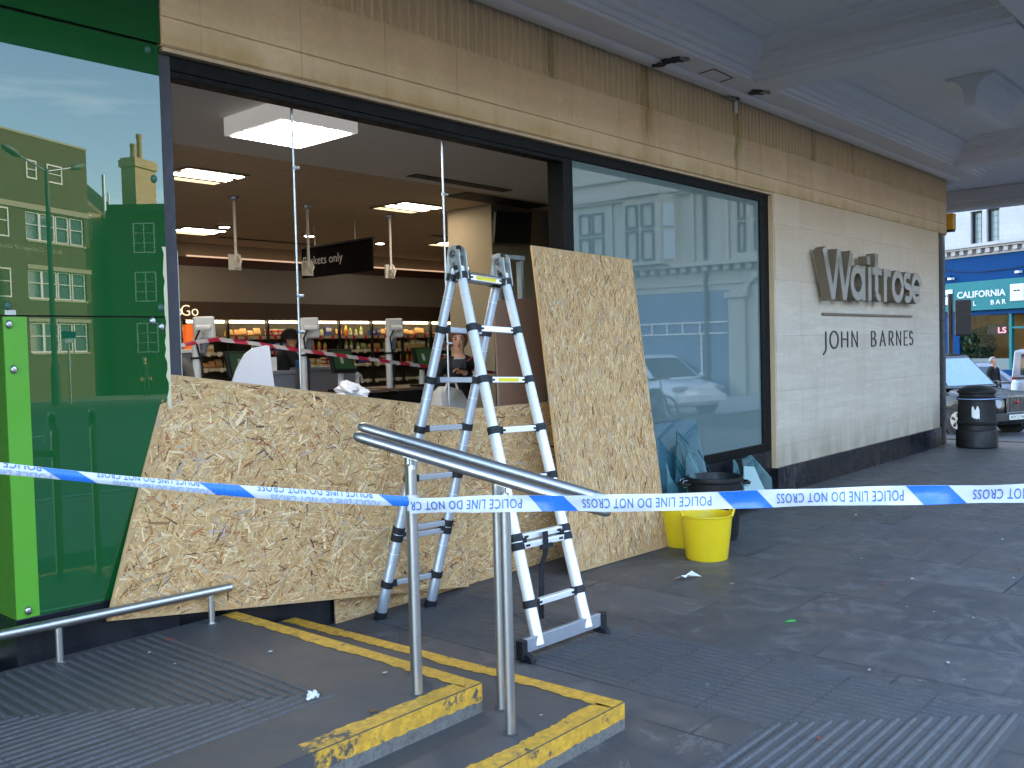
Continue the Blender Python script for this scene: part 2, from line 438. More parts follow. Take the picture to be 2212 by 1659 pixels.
# window frames
wf = MB()
wf.box(2.44, 2.52, -.004, .14, .56, 3.21)
wf2 = MB()
wf2.box(2.52, 9.25, .0, .14, 3.135, 3.212)
wf2.box(5.81, 5.885, .0, .16, .56, 3.135).box(5.887, 5.95, .012, .16, .56, 3.135)
wf2.box(9.16, 9.25, .0, .14, .56, 3.135).box(9.252, 9.35, .0, .14, .47, 3.212)
wf2.box(2.52, 5.81, .0, .14, .47, .56).box(5.81, 9.25, .0, .14, .47, .56)
wf2.box(2.52, 5.81, .0, .1, 3.10, 3.134)
wf.build('window_post', M['framegrey'], B, bev=.004); wf2.build('window_frame', M['frame'], B, bev=.004)
wn = MB().box(5.952, 9.158, .02, .032, .562, 3.133).build('window', M['teal'], B)
MB().box(5.952, 9.158, .05, .06, .562, 3.133).build('window_backing', plain('pale window film', (.4, .47, .47), .7), B)
tk = tag(MB().box(2.52, 2.535, .02, .03, 1.28, 2.2).build('glass_remnant', plain('torn film', (.75, .73, .6), .6), B))
# green cladding, left of the window
M['boltgreen'] = plain('green capped bolt', (.03, .10, .07), .5)
def bolts(pts, par, nm='bolt'):
    for (bx, bz) in pts:
        o = MB().lathe([(.0001, -.03), (.013, -.03), (.019, -.02), (.021, 0)], (0, 0, 0), 14)
        o.xf(lambda v: Vector((bx+v.x*.72, -.036+v.z*.45, bz+v.y))); o.build(nm, M['boltgreen'] if bz > 1.85 else M['zinc'], par, smooth=40)
g1 = MB().box(-1.2, 2.438, -.036, -.02, 1.853, 3.235); G1 = g1.build('cladding_panel', M['green'], B)
G1['label'] = 'tall dark green glass panel reflecting the houses opposite'
bolts([(1.661, 1.895), (2.397, 1.898), (2.388, 2.552), (2.38, 3.2)], G1)
G2 = MB().box(1.742, 2.438, -.036, -.02, .457, 1.845).build('cladding_panel', M['green'], B)
bolts([(2.396, 1.8), (2.35, 1.83)], G2)
G3 = MB().box(1.64, 1.7415, -.036, -.02, .457, 1.845).build('cladding_panel', M['lime'], B); G3['label'] = 'bright green strip panel at the entrance corner'
bolts([(1.663, 1.81), (1.675, 1.605), (1.69, .49)], G3)
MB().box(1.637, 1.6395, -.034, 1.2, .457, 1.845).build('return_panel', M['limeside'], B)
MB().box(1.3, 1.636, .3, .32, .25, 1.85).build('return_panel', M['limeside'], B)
G4 = MB().box(-1.2, 2.44, -.05, -.02, 3.245, 4.03).build('cladding_panel', M['green'], B)
bolts([(2.408, 3.31)], G4)
MB().box(-1.2, 2.44, -.019, .2, 1.83, 4.03).build('cladding_backing', M['dark'], B)
MB().box(1.70, 2.44, -.0195, .2, .3, 1.83).build('cladding_backing', M['dark'], B)
MB().box(1.648, 1.695, -.039, -.0365, 1.853, 1.875).build('torn_sticker', plain('old sticker', (.5, .5, .42), .7), G1)
# jagged remains of film by the post
jag = MB(); random.seed(3); pz = [1.30+i*.035 for i in range(27)]
L_ = [(2.438-.012-.016*random.random()*(1 if q < 1.75 else .7), -.0375, q) for q in pz]
jag.prism(L_+[(2.4375, -.0375, pz[-1]), (2.4375, -.0375, pz[0])], (0, .001, 0)); jag.build('torn_film', plain('torn yellowed film', (.62, .56, .36), .7), B)
# upper storeys
up = MB().box(-14, 15.2, -.02, 16, 4.6, 13.5); up.build('upper_storeys', M['brickwall'], B)
MB().box(-14, 15.2, 15.5, 15.8, 0, 4.6).box(-14.2, -14, 0, 16, 0, 4.6).build('rear_wall', M['brickwall'], B)
# ---- canopy
CZ = 4.36
cp = MB().box(-6, 19, -2.95, 0, CZ, 4.62).box(15.2, 19, 0, 9, CZ, 4.62)
CAN = cp.build('canopy', M['plaster'], B)
def mold(mb, x0, x1, y, sgn=-1):
    prof = [(0, 4.095), (0, 4.07), (.02, 4.055), (.05, 4.04), (.09, 4.034), (.13, 4.034), (.17, 4.04), (.195, 4.055), (.20, 4.075), (.215, 4.075), (.22, 4.06), (.45, 4.06), (.46, 4.085), (.485, 4.085), (.495, 4.10), (.50, 4.125), (.53, 4.13), (.545, 4.165), (.60, 4.17), (.61, 4.20), (.635, 4.21), (.645, 4.25), (.67, 4.285), (.71, 4.30), (.71, 4.325), (.80, 4.33), (.81, 4.345), (.90, 4.35), (.91, 4.37), (0, 4.37)]
    mb.loft([[(x0, y+sgn*d, z) for d, z in prof], [(x1, y+sgn*d, z) for d, z in prof]])
bm1 = MB(); mold(bm1, -6, 15.28, -.055)
# the moulding turns round the corner
prof = [(0, 4.095), (0, 4.07), (.02, 4.055), (.05, 4.04), (.09, 4.034), (.13, 4.034), (.17, 4.04), (.195, 4.055), (.20, 4.075), (.215, 4.075), (.22, 4.06), (.45, 4.06), (.46, 4.085), (.485, 4.085), (.495, 4.10), (.50, 4.125), (.53, 4.13), (.545, 4.165), (.60, 4.17), (.61, 4.20), (.635, 4.21), (.645, 4.25), (.67, 4.285), (.71, 4.30), (.71, 4.325), (.80, 4.33), (.81, 4.345), (.90, 4.35), (.91, 4.37), (0, 4.37)]
crn = [(15.2+.5*math.cos(R(a)), .44+.5*math.sin(R(a)), math.cos(R(a)), math.sin(R(a))) for a in range(-84, 1, 6)]+[(15.7, 9, 1, 0)]
bm1.sweep(crn, prof)
WB = bm1.build('wall_beam', M['plaster'], CAN, smooth=25)
def cross(xc, y0, y1):
    h = [(-.66, 4.37), (-.65, 4.34), (-.58, 4.335), (-.575, 4.31), (-.52, 4.305), (-.51, 4.275), (-.46, 4.27), (-.455, 4.235), (-.40, 4.235), (-.40, 4.165), (-.355, 4.16), (-.345, 4.125), (-.30, 4.12), (-.30, 4.085), (-.275, 4.07), (-.245, 4.065), (-.235, 4.085), (-.215, 4.085), (-.205, 4.055)]
    p_ = h+[(-a, z) for a, z in h[::-1]]
    b = MB().loft([[(xc+a, y0, z) for a, z in p_], [(xc+a, y1, z) for a, z in p_]])
    return b.build('cross_beam', M['plaster'], CAN, smooth=25)
for xc in (2.15, 8.28, 14.3): cross(xc, -.5, -2.7)
eb = MB()
eb.box(-6, 19, -3.0, -2.74, 4.02, 4.70).box(18.6, 19, -2.739, 9, 4.021, 4.3605).box(-6, 18.6, -2.74, -2.66, 4.14, 4.3595).box(18.5, 18.6, -2.66, 9, 4.14, 4.3594)
eb.build('edge_beam', M['plaster'], CAN, bev=.02)
# flared plaster bracket
yc = -1.70
pr = [(-.24, 4.358), (-.235, 4.33), (-.15, 4.315), (-.085, 4.25), (-.06, 4.17), (-.052, 4.03), (.052, 4.03), (.06, 4.17), (.085, 4.25), (.15, 4.315), (.235, 4.33), (.24, 4.358)]
br = MB().loft([[(10.5, yc+a, z) for a, z in pr], [(11.9, yc+a, z) for a, z in pr]])
br.build('bracket', M['plaster'], CAN, smooth=30)
# broken plaster
def jagged(mb, c, rx, ry, n, z, th, seed):
    random.seed(seed)
    mb.prism([(c[0]+rx*math.cos(2*math.pi*i/n)*random.uniform(.45, 1.1), c[1]+ry*math.sin(2*math.pi*i/n)*random.uniform(.45, 1.1), z) for i in range(n)], (0, 0, th))
for a_ in (((6.95, -.33), .10, .13, 20, 4.052, .006, 4), ((6.90, -.22), .075, .10, 17, 4.026, .006, 9), ((8.42, -.36), .12, .10, 19, 4.0518, .006, 6), ((8.36, -.14), .14, .05, 15, 4.026, .006, 8)):
    hb = MB(); jagged(hb, *a_); hb.build('hole', M['dark'], CAN)
hc = MB(); jagged(hc, (6.99, -.42), .07, .04, 12, 4.0495, .0024, 5); jagged(hc, (8.47, -.42), .08, .05, 11, 4.049, .0025, 15); jagged(hc, (8.30, -.13), .16, .05, 15, 4.0235, .002, 12)
hc.build('loose_plaster', plain('broken plaster', (.33, .29, .24), .9, bump=.6), CAN)
pt = MB()
for a, b in (((7.46, -.28), (7.43, -.44)), ((7.43, -.44), (7.80, -.43)), ((7.80, -.43), (7.84, -.28))): pt.bar((*a, 4.057), (*b, 4.057), .010, .005)
pt.build('patch_edge', plain('rust edge', (.16, .08, .05), .9), CAN)
MB().box(8.52, 8.56, -.075, -.058, 3.93, 4.08).build('pipe_stub', M['white'], B)
# yellow alarm box on the corner
ab = thing('alarm_box', 'yellow wall box fixed high on the rounded stone corner', 'alarm box', (15.54, -.02, 3.3))
MB().box(15.47, 15.62, -.10, .06, 3.33, 3.58).build('case', plain('amber plastic', (.55, .27, .01), .4), ab, bev=.015)
MB().box(15.48, 15.61, -.09, .05, 3.3, 3.328).build('base', M['black'], ab)

# ------------------------------------------------------------------ ground
def paving():
    k = N('paving'); x, y, z = k.sep()
    v = k.comb(y, x, 0)
    bc, bf = k.brick(k.mp(v, loc=(.27, .35, 0)), .9, .62, .008, .5)
    bc2, bf2 = k.brick(k.mp(v, loc=(.9, .1, 0)), 1.8, .62, .006, .37)
    tone = k.noise(.75, 6, .6); fine = k.noise(70, 5, .7); mid = k.noise(6, 6, .65); big = k.noise(1.6, 5, .7, dist=.4)
    c = k.mix(bc, (.050, .052, .056), (.098, .097, .099))
    c = k.mix(k.ramp(tone, [(.35, 0.0), (.7, .7)]), c, (.112, .096, .078))
    c = k.mix(k.ramp(big, [(.52, 0.0), (.72, .5)]), c, (.122, .088, .060))
    c = k.mix(k.ramp(mid, [(.3, .75), (.58, 0.0)]), c, (.048, .051, .059))
    st2 = k.noise(2.6, 7, .75, dist=1.2); c = k.mix(k.ramp(st2, [(.54, 0.0), (.60, .55), (.63, .1)]), c, (.16, .155, .15)); c = k.mix(k.ramp(k.noise(1.1, 6, .7, vec=k.mp(k.pos, loc=(7, 3, 0)), dist=.8), [(.50, 0.0), (.66, .55)]), c, (.045, .044, .046))
    c = k.mix(k.ramp(fine, [(.55, 0.0), (.8, .35)]), c, (.21, .21, .215))
    sp = k.math('LESS_THAN', k.voro(9, out='Distance'), k.math('MULTIPLY', k.ramp(k.noise(2.5, 2), [(.5, 0.0), (.75, .12)]), 1))
    c = k.mix(k.math('MULTIPLY', sp, .55), c, (.34, .34, .34))
    c = k.mix(k.math('MULTIPLY', bf, k.ramp(k.noise(1.3, 3), [(.42, .12), (.66, .85)])), c, (.014, .014, .015))
    sp3 = k.math('LESS_THAN', k.voro(38, out='Distance'), k.ramp(k.noise(3.1, 3), [(.45, 0.0), (.7, .14)])); c = k.mix(k.math('MULTIPLY', sp3, .5), c, (.26, .26, .26))
    k.p(Base_Color=c, Roughness=k.ramp(mid, [(.3, .42), (.7, .68)]), Specular_IOR_Level=.4)
    k.bump(k.math('ADD', k.math('MULTIPLY', fine, .35), k.math('ADD', k.math('MULTIPLY', mid, .5), k.math('MULTIPLY', bf, -.9))), .3, .008)
    return k.m
M['paving'] = paving()
def tactile():
    k = N('ribbed paving'); n = k.noise(5, 6, .65); fine = k.noise(80, 4)
    c = k.mix(n, (.048, .049, .053), (.088, .087, .088)); c = k.mix(k.ramp(fine, [(.5, 0.0), (.8, .4)]), c, (.22, .22, .22))
    gx, gy, gz = k.sep(); j1 = k.math('LESS_THAN', k.math('FRACT', k.math('MULTIPLY', gy, 2.5)), .022); j2 = k.math('LESS_THAN', k.math('FRACT', k.math('MULTIPLY', gx, 2.5)), .02)
    c = k.mix(k.math('MULTIPLY', k.math('MAXIMUM', j1, j2), .7), c, (.02, .02, .02)); c = k.mix(k.ramp(k.noise(1.4, 6, .7), [(.45, 0.0), (.7, .5)]), c, (.095, .085, .07))
    k.p(Base_Color=c, Roughness=.6); k.bump(fine, .3, .004); return k.m
M['tactile'] = tactile()
def concrete():
    k = N('step stone'); n = k.noise(3.2, 6, .65); fine = k.noise(60, 5, .65); big = k.noise(.9, 4)
    c = k.mix(n, (.042, .043, .047), (.075, .073, .075)); c = k.mix(k.ramp(big, [(.45, 0.0), (.7, .6)]), c, (.084, .070, .058))
    c = k.mix(k.ramp(fine, [(.6, 0.0), (.8, .35)]), c, (.15, .15, .15))
    k.p(Base_Color=c, Roughness=k.ramp(n, [(.3, .45), (.7, .7)])); k.bump(fine, .25, .005); return k.m
M['step'] = concrete()
def riser():
    k = N('riser stone'); n = k.noise(7, 6, .7, vec=k.mp(k.pos, (1, 1, .5))); fine = k.noise(50, 5, .7)
    c = k.mix(n, (.10, .093, .082), (.20, .188, .168)); c = k.mix(k.ramp(fine, [(.35, .7), (.55, 0.0)]), c, (.06, .055, .05))
    k.p(Base_Color=c, Roughness=.75); k.bump(fine, .4, .006); return k.m
M['riser'] = riser()
def yellow():
    k = N('worn yellow paint'); x, y, z = k.sep()
    a = k.noise(7, 7, .72); b = k.noise(45, 5, .7); d = k.noise(2.2, 4)
    # wear: bare stone shows through in ragged patches, more at the trodden left end
    wear = k.math('ADD', k.math('MULTIPLY', a, .6), k.math('MULTIPLY', b, .25))
    edge = k.math('MULTIPLY', k.ramp(k.math('SUBTRACT', 2.55, x), [(.35, 0.0), (.9, .24)]), k.math('LESS_THAN', y, -1.7))
    wear = k.math('ADD', wear, edge)
    m = k.ramp(wear, [(.485, 0.0), (.53, 1.0)])
    ye = k.mix(d, (.64, .325, .022), (.72, .41, .045)); ye = k.mix(k.ramp(k.noise(25, 6, .7), [(.42, .6), (.6, 0.0)]), ye, (.33, .18, .025))
    ye = k.mix(k.ramp(k.noise(120, 3), [(.55, 0.0), (.75, .35)]), ye, (.2, .12, .03))
    k.p(Base_Color=k.mix(m, ye, (.06, .058, .058)), Roughness=.55); k.bump(k.math('SUBTRACT', k.math('MULTIPLY', b, .3), m), .12, .002)
    return k.m
M['yellow'] = yellow()
gd = MB().box(-40, 16.19, -6.8, 40, -1.1, 0); tag(gd.build('pavement', M['paving']), kind='structure')
rd = N('asphalt'); nn = rd.noise(90, 4, .7); n2 = rd.noise(.8, 4)
rd.p(Base_Color=rd.mix(n2, rd.mix(nn, (.035, .036, .04), (.07, .07, .075)), rd.mix(nn, (.05, .05, .052), (.085, .085, .088))), Roughness=.75); rd.bump(nn, .4, .006)
M['asphalt'] = rd.m
tag(MB().box(-300, 300, -300, 200, -1.6, -1.0).build('ground', M['asphalt']), kind='structure')
tag(MB().box(-60, 90, -30, -6.82, -1.2, -.11).build('road', M['asphalt']), kind='structure')
tag(MB().loft([[(x_, -6.81, z_), (x_, 45, z_), (x_, 45, -1.2), (x_, -6.81, -1.2)] for x_, z_ in ((16.2, -.10), (18, -.28), (20.5, -.55), (26.5, -.58), (60, -.60))]).build('side_road', M['asphalt']), kind='structure')
tag(MB().box(15.9, 16.19, -6.5, 40, -.1, .012).build('kerb', plain('kerb stone', (.06, .06, .065), .7)), kind='structure')
tag(MB().box(-60, 16.19, -6.98, -6.805, -.4, .01).build('kerb', plain('kerb stone b', (.22, .22, .23), .7)), kind='structure')
tag(MB().box(-60, 90, -46, -30.01, -.4, 0).build('far_pavement', plain('far paving', (.16, .15, .14), .8)), kind='structure')
ln = MB()
for i in range(-6, 12): ln.box(i*6, i*6+3, -18.1, -17.95, -.108, -.106)
tag(ln.build('lane_marking', M['white']), kind='structure')

# steps
S = thing('entrance_steps', 'two dark stone entrance steps edged with worn yellow paint', 'steps', (2.0, -1, 0))
st2 = MB().prism([(-4, -2.28, 0), (3.24, -2.28, 0), (3.14, -.032, 0), (-4, -.032, 0)], (0, 0, .117))
s2 = st2.build('step', M['step'], S, bev=.006)
st1 = MB().prism([(-4, -1.87, .118), (2.79, -1.87, .118), (2.76, -.032, .118), (-4, -.032, .118)], (0, 0, .122))
s1 = st1.build('step', M['step'], S, bev=.006)
def ragged_strip(p0, p1, wdir, w, z, n=90, seed=1, amp=.013):
    random.seed(seed); p0, p1, wd = Vector(p0), Vector(p1), Vector(wdir); a = []; j = 0
    V = []
    for i in range(n+1):
        j = .7*j+random.uniform(-amp, amp)*.6
        q = p0.lerp(p1, i/n)
        V.append((q.x, q.y, z)); r = q+wd*(w+j); V.append((r.x, r.y, z))
    return V, [(2*i, 2*i+2, 2*i+3, 2*i+1) for i in range(n)]
for (par, xr0, xr1, yf, zt, zb, xs, sd) in ((s1, 2.788, 2.76, -1.868, .2425, .165, 1.1, 1), (s2, 3.238, 3.14, -2.278, .1195, .045, 1.7, 5)):
    m = MB()
    m.add(*ragged_strip((xr0, yf, 0), (xr1, -.05, 0), (-1, 0, 0), .085, zt, seed=sd))
    m.add(*ragged_strip((xs, yf, 0), (xr0-.08, yf, 0), (0, 1, 0), .085, zt, seed=sd+1))
    m.build('nosing_paint', M['yellow'], par)
    f = MB(); random.seed(sd+3); V = []; nn_ = 90
    for i in range(nn_+1):
        x_ = xs+(xr0-xs)*i/nn_; V += [(x_, yf-.0045, zt-.003), (x_, yf-.0045, zb+random.uniform(-.004, .004)+.006*math.sin(x_*3+sd))]
    f.add(V, [(2*i, 2*i+2, 2*i+3, 2*i+1) for i in range(nn_)]); f.build('riser_paint', M['yellow'], par)
    r = MB().box(-4, xr0, yf-.0035, yf-.001, zb-.05 if zb > .1 else .001, zt-.004); r.build('riser', M['riser'], par)
# ribbed corduroy paving: bars along Y that mitre into bars along X
def rib(mb, p, q, z, w=.0145, h=.0065):
    p, q = Vector((*p, z)), Vector((*q, z)); d = (q-p).normalized(); s_ = Vector((-d.y, d.x, 0))
    pr_ = [(-w, 0), (-w*.75, h*.7), (-w*.3, h), (w*.3, h), (w*.75, h*.7), (w, 0)]
    mb.loft([[p+s_*a+Vector((0, 0, b)) for a, b in pr_], [q+s_*a+Vector((0, 0, b)) for a, b in pr_]])
tp = MB()
x0, x1 = 3.66, 4.42; n_ = 15
tp.box(x0-.03, x1+.02, -3.56, -.18, .0, .003).box(0.3, x0-.031, -3.58, -2.72, .0, .0032)
for i in range(n_):
    x_ = x0+(x1-x0)*(i+.5)/n_; ym = -2.74-(x_-x0)*1.06
    rib(tp, (x_, -.2), (x_, ym), .003)
for i in range(15):
    t = (i+.5)/15; x_ = x0+(x1-x0)*t; ym = -2.74-(x_-x0)*1.06
    rib(tp, (.3, ym), (x_, ym), .003, w=.0145, h=.0065)
tag(tp.build('tactile_paving', M['tactile'], smooth=40), kind='structure')
tl = MB()
for i in range(20):
    x_ = 1.32+i*.0505
    ym = -1.46+(2.31-x_)*.86
    rib(tl, (x_, -.1), (x_, ym), .2405)
for i in range(18):
    y_ = -1.475+i*.047; xm = 2.31-(y_+1.46)/.86
    rib(tl, (-1.5, y_), (xm, y_), .2405)
tag(tl.build('tactile_paving', M['tactile'], smooth=40), kind='structure')

# ------------------------------------------------------------------ strand board sheets
def osb_mat():
    k = N('strand board'); a = k.t.nodes.new("ShaderNodeAttribute"); a.attribute_name = 'pigment'
    g = k.noise(160, 3, .6)
    c = k.mix(k.math('MULTIPLY', g, .35), a.outputs['Color'], k.mix(.5, a.outputs['Color'], (.15, .08, .03)))
    k.p(Base_Color=c, Roughness=.62, Specular_IOR_Level=.35); return k.m
M['osb'] = osb_mat()
TONES = [((.62, .38, .16), 32), ((.69, .445, .20), 25), ((.54, .295, .11), 18), ((.77, .57, .325), 16), ((.38, .18, .06), 7), ((.20, .08, .025), 3.6), ((.46, .365, .28), 6), ((.085, .036, .015), 2.0), ((.44, .155, .045), 3)]
def strand_board(name, label, cat, TLc, TRc, BRc, BLc, th, seed, ang, spread, dens=7200, lens=(.022, .125), edge=(.54, .34, .16)):
    rnd = random.Random(seed)
    TLc, TRc, BRc, BLc = map(Vector, (TLc, TRc, BRc, BLc))
    o_ = (BLc+BRc)/2
    nrm = (BLc-TLc).cross(TRc-TLc).normalized()
    if nrm.dot(CAMLOC-o_) < 0: nrm = -nrm
    xa = (TRc-TLc).normalized(); ya = nrm.cross(xa).normalized()
    mb = MB()
    mb.prism([TLc, TRc, BRc, BLc], -nrm*th)
    P2 = [((p-TLc).dot(xa), (p-TLc).dot(ya)) for p in (TLc, TRc, BRc, BLc)]
    def inside(x, y):
        s = 0
        for i in range(4):
            (ax, ay), (bx, by) = P2[i], P2[(i+1) % 4]
            cr = (bx-ax)*(y-ay)-(by-ay)*(x-ax)
            if cr > 0: s += 1
            elif cr < 0: s -= 1
        return abs(s) == 4
    cols = [edge]*len(mb.v)
    xs = [p[0] for p in P2]; ys = [p[1] for p in P2]
    area = (max(xs)-min(xs))*(max(ys)-min(ys)); n = int(area*dens)
    pool = [t for t, w in TONES]; wt = [w for t, w in TONES]
    V = []; F = []
    for i in range(n):
        x = rnd.uniform(min(xs), max(xs)); y = rnd.uniform(min(ys), max(ys))
        if not inside(x, y): continue
        L = rnd.uniform(*lens)*rnd.choice((.5, 1, 1)); tone = rnd.choices(pool, wt)[0]
        W = L*rnd.uniform(.07, .24)
        if i > n*.72: L *= .7; W *= .5
        a = ang+rnd.gauss(0, spread); ca, sa = math.cos(a), math.sin(a)
        q = [(-L/2, -W/2*rnd.uniform(.1, 1)), (L/2*rnd.uniform(.7, 1), -W/2*rnd.uniform(.2, 1)), (L/2, W/2*rnd.uniform(.1, 1)), (-L/2*rnd.uniform(.6, 1), W/2*rnd.uniform(.3, 1))]
        q = [(x+ca*p-sa*r, y+sa*p+ca*r) for p, r in q]
        if not all(inside(*p) for p in q): continue
        h = .0002+.0016*i/n; br = rnd.choice((rnd.uniform(.72, 1.0), rnd.uniform(.9, 1.25)))
        b = len(mb.v)+len(V)
        V += [TLc+xa*p[0]+ya*p[1]+nrm*h for p in q]; F.append((b, b+1, b+2, b+3))
        cols += [tuple(v*br for v in tone)]*4
    mb.v += [tuple(v) for v in V]; mb.f += F; mb.mi += [0]*len(F)
    mb.col = [(*c, 1) for c in cols]
    o = mb.build(name, M['osb'], org=o_)
    return tag(o, label, cat)
strand_board('strand_board', 'long strand board sheet slanting across the bottom of the smashed window', 'board',
    (2.4255, -.028, 1.5559), (4.5746, -.045, 1.24), (4.5211, -.1088, .0195), (2.0312, -.09, .3685), .016, 11, .25, .9)
strand_board('strand_board', 'lower strand board sheet standing on the pavement behind the slanting one', 'board',
    (3.445, -.018, 1.232), (5.885, -.018, 1.226), (5.885, -.03, .004), (3.445, -.03, .004), .012, 12, .1, .7)
strand_board('strand_board', 'upright strand board sheet leaning on the window post right of the ladder', 'board',
    (5.354, -.045, 2.412), (6.571, -.115, 2.366), (6.458, -.50, .005), (5.24, -.44, .008), .018, 13, math.pi/2-.12, .42, lens=(.025, .11))

# ------------------------------------------------------------------ ladder
M['alu'] = plain('satin aluminium', (.88, .89, .90), .42, .55, var=.04, scale=25, stretch=(1, 1, 12))
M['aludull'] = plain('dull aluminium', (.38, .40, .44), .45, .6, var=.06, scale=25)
M['cast'] = plain('cast hinge metal', (.42, .44, .42), .5, .45, var=.2, scale=30)
M['label'] = plain('yellow sticker', (.75, .6, .02), .4)
LD = thing('step_ladder', 'telescopic aluminium ladder opened as an A-frame before the boarded window', 'ladder', (4.0, -.7, 0))
FLp, FRp = Vector((3.746, -1.377, .06)), Vector((4.151, -1.397, .06))
BLp, BRp = Vector((3.69, -.15, 0)), Vector((4.06, -.205, 0))
HL, HR = Vector((3.895, -.70, 2.20)), Vector((4.278, -.70, 2.175))
tf = [.096, .245, .396, .526, .659, .798, .94]
tb = [.1, .243, .397, .534, .668, .803, .94]
def leg_pair(Fa, Fb, ts, front):
    rails = []
    for P, H in ((Fa, HL), (Fb, HR)):
        d = (H-P)
        g = MB(); cuts = [0]+ts+[1.0-.035]
        rad = [.0335, .0325, .0315, .031, .030, .029, .028, .027]
        top = P+d*(1-.06); rr = 0
        pts = []; rs = []
        for i in range(len(cuts)-1):
            a, b = cuts[i], cuts[i+1]
            pts += [P+d*a, P+d*(b-.001)]; rs += [rad[i], rad[i]]
            # faint tube joint part way along
            m_ = b-.35*(b-a)
        g.tube(pts, rs, 20)
        r = g.build('rail', M['alu'] if front else M['aludull'], LD, smooth=40); rails.append((P, d, r))
        j = MB()
        for i in range(1, len(cuts)-1):
            m_ = (cuts[i]+.62*(cuts[i+1]-cuts[i])); q = P+d*m_; j.tube([q-d.normalized()*.0015, q+d.normalized()*.0015], rad[i]+.0008, 20)
        j.build('joint_line', M['white'], r, smooth=40)
        for i, t in enumerate(ts):
            cs = MB(); q = P+d*t; n = d.normalized()
            offs = (-.024, .024) if i == 1 else (0,)
            for o_ in offs:
                rI = rad[i]+.006
                cs.tube([q+n*(o_-.021), q+n*(o_-.019), q+n*(o_+.019), q+n*(o_+.021)], [rI-.003, rI, rI, rI-.003], 22)
            cs.build('collar', M['rubber'], LD, smooth=40)
    (Pa, da, _), (Pb, db, _) = rails
    for i, t in enumerate(ts):
        offs = (-.024, .024) if i == 1 else (0,)
        for o_ in offs:
            a = Pa+da*t+da.normalized()*o_; b = Pb+db*t+db.normalized()*o_; x = (b-a).normalized()
            up_ = Vector((0, 0, 1)); rg = MB().bar(a+x*.03, b-x*.03, .036, .034, up_)
            o = rg.build('rung', M['alu'] if front else M['aludull'], LD, bev=.004)
            if front and i >= 0:
                sl = MB()
                sgn = Vector((0, -1, 0)); sl.obox(a+x*.062+sgn*.0185, x, (0, 0, 1), sgn, .016, .006, .0015); sl.obox(b-x*.062+sgn*.0185, x, (0, 0, 1), sgn, .016, .006, .0015)
                sl.build('release_button', M['black'], o)
            if front and i in (2, 4, 6):
                MB().obox((a+b)/2+Vector((0, -.0186, 0)), x, (0, 0, 1), (0, -1, 0), .085, .0105, .0012).build('sticker', M['label'], o)
        # latch blocks of the collars
        a = Pa+da*t; b = Pb+db*t; x = (b-a).normalized()
        for q in (a+x*.042, b-x*.042): MB().obox(q, x, (0, 1, 0), (0, 0, 1), .016, .021, .021).build('latch', M['rubber'], LD, bev=.003)
    return rails
rf = leg_pair(FLp, FRp, tf, True); rb = leg_pair(BLp, BRp, tb, False)
for H, F, Bk in ((HL, FLp, BLp), (HR, FRp, BRp)):
    df = (F-H).normalized(); db_ = (Bk-H).normalized(); xd = (HR-HL).normalized()
    for off in (-.031, .025):
        c0 = H+xd*off
        pf = Vector((0, 0, 0))
        def pl_(d, e):   # arm plate outline point in the plane of the frame
            return c0+d
        lat = lambda d: Vector((0, -d.z, d.y)).normalized()
        lf, lbk = lat(df), lat(db_)
        if lf.z < 0: lf = -lf
        if lbk.z < 0: lbk = -lbk
        ring = []
        ring += [c0+df*.16-lf*.026, c0+df*.16+lf*.028, c0+df*.07+lf*.04]
        for a_ in range(-60, 61, 20):
            ring.append(c0+Vector((0, .052*math.sin(R(a_)), .052*math.cos(R(a_)))))
        ring += [c0+db_*.07+lbk*.04, c0+db_*.16+lbk*.028, c0+db_*.16-lbk*.026, c0+Vector((0, .028, -.085)), c0+Vector((0, 0, -.068)), c0+Vector((0, -.028, -.085))]
        MB().prism(ring, xd*.007).build('hinge', M['cast'], LD, bev=.002)
    pn = MB(); pn.tube([H-xd*.04, H+xd*.04], .022, 16); pn.tube([H-xd*.046, H+xd*.046], .010, 12)
    pn.tube([H-xd*.034+df*.06+Vector((0, .012, 0)), H+xd*.036+df*.06+Vector((0, .012, 0))], .009, 10)
    pn.build('hinge_pin', M['zinc'], LD, smooth=40)
    kn = MB(); kn.obox(H-xd*.036+df*.085, xd, df, (0, 1, 0), .006, .014, .012); kn.obox(H-xd*.02+Vector((0, -.035, .035)), xd, (0, 1, 0), (0, 0, 1), .012, .012, .012)
    kn.build('lock_knob', M['black'], LD, bev=.003)
# release bar under the hinges
rb_ = MB(); a = FLp+(HL-FLp)*.94+Vector((.03, -.035, .02)); b = FRp+(HR-FRp)*.94+Vector((-.03, -.035, .02))
rb_.tube([HL+Vector((.045, -.05, -.08)), a, b, HR+Vector((-.045, -.05, -.1))], .0055, 8); rb_.build('release_bar', M['zinc'], LD, smooth=40)
# stabiliser bar and feet
x = (FRp-FLp).normalized(); sb0, sb1 = FLp-x*.11+Vector((0, -.0, .02)), FRp+x*.11+Vector((0, 0, .02))
dF = (HL-FLp).normalized()
MB().bar(sb0, sb1, .026, .075).build('stabiliser_bar', M['aludull'], LD, bev=.003)
for q, s_ in ((sb0, -1), (sb1, 1)):
    f = MB().obox(q+x*(.018*s_)+Vector((0, 0, -.015)), x, (0, 1, 0), (0, 0, 1), .022, .024, .052)
    f.prism([q+x*(.0*s_)+Vector((-.02, y_, z_)) for y_, z_ in ((-.02, -.03), (-.062, -.05), (-.066, -.0785), (.03, -.0785), (.028, -.04))], (.04, 0, 0))
    f.build('foot', M['rubber'], LD, bev=.006)
for P, H in ((BLp, HL), (BRp, HR)):
    d = (H-P).normalized(); MB().tube([P+d*-.003, P+d*.008, P+d*.05], [.037, .041, .039], 20).build('foot', M['rubber'], LD, smooth=40)
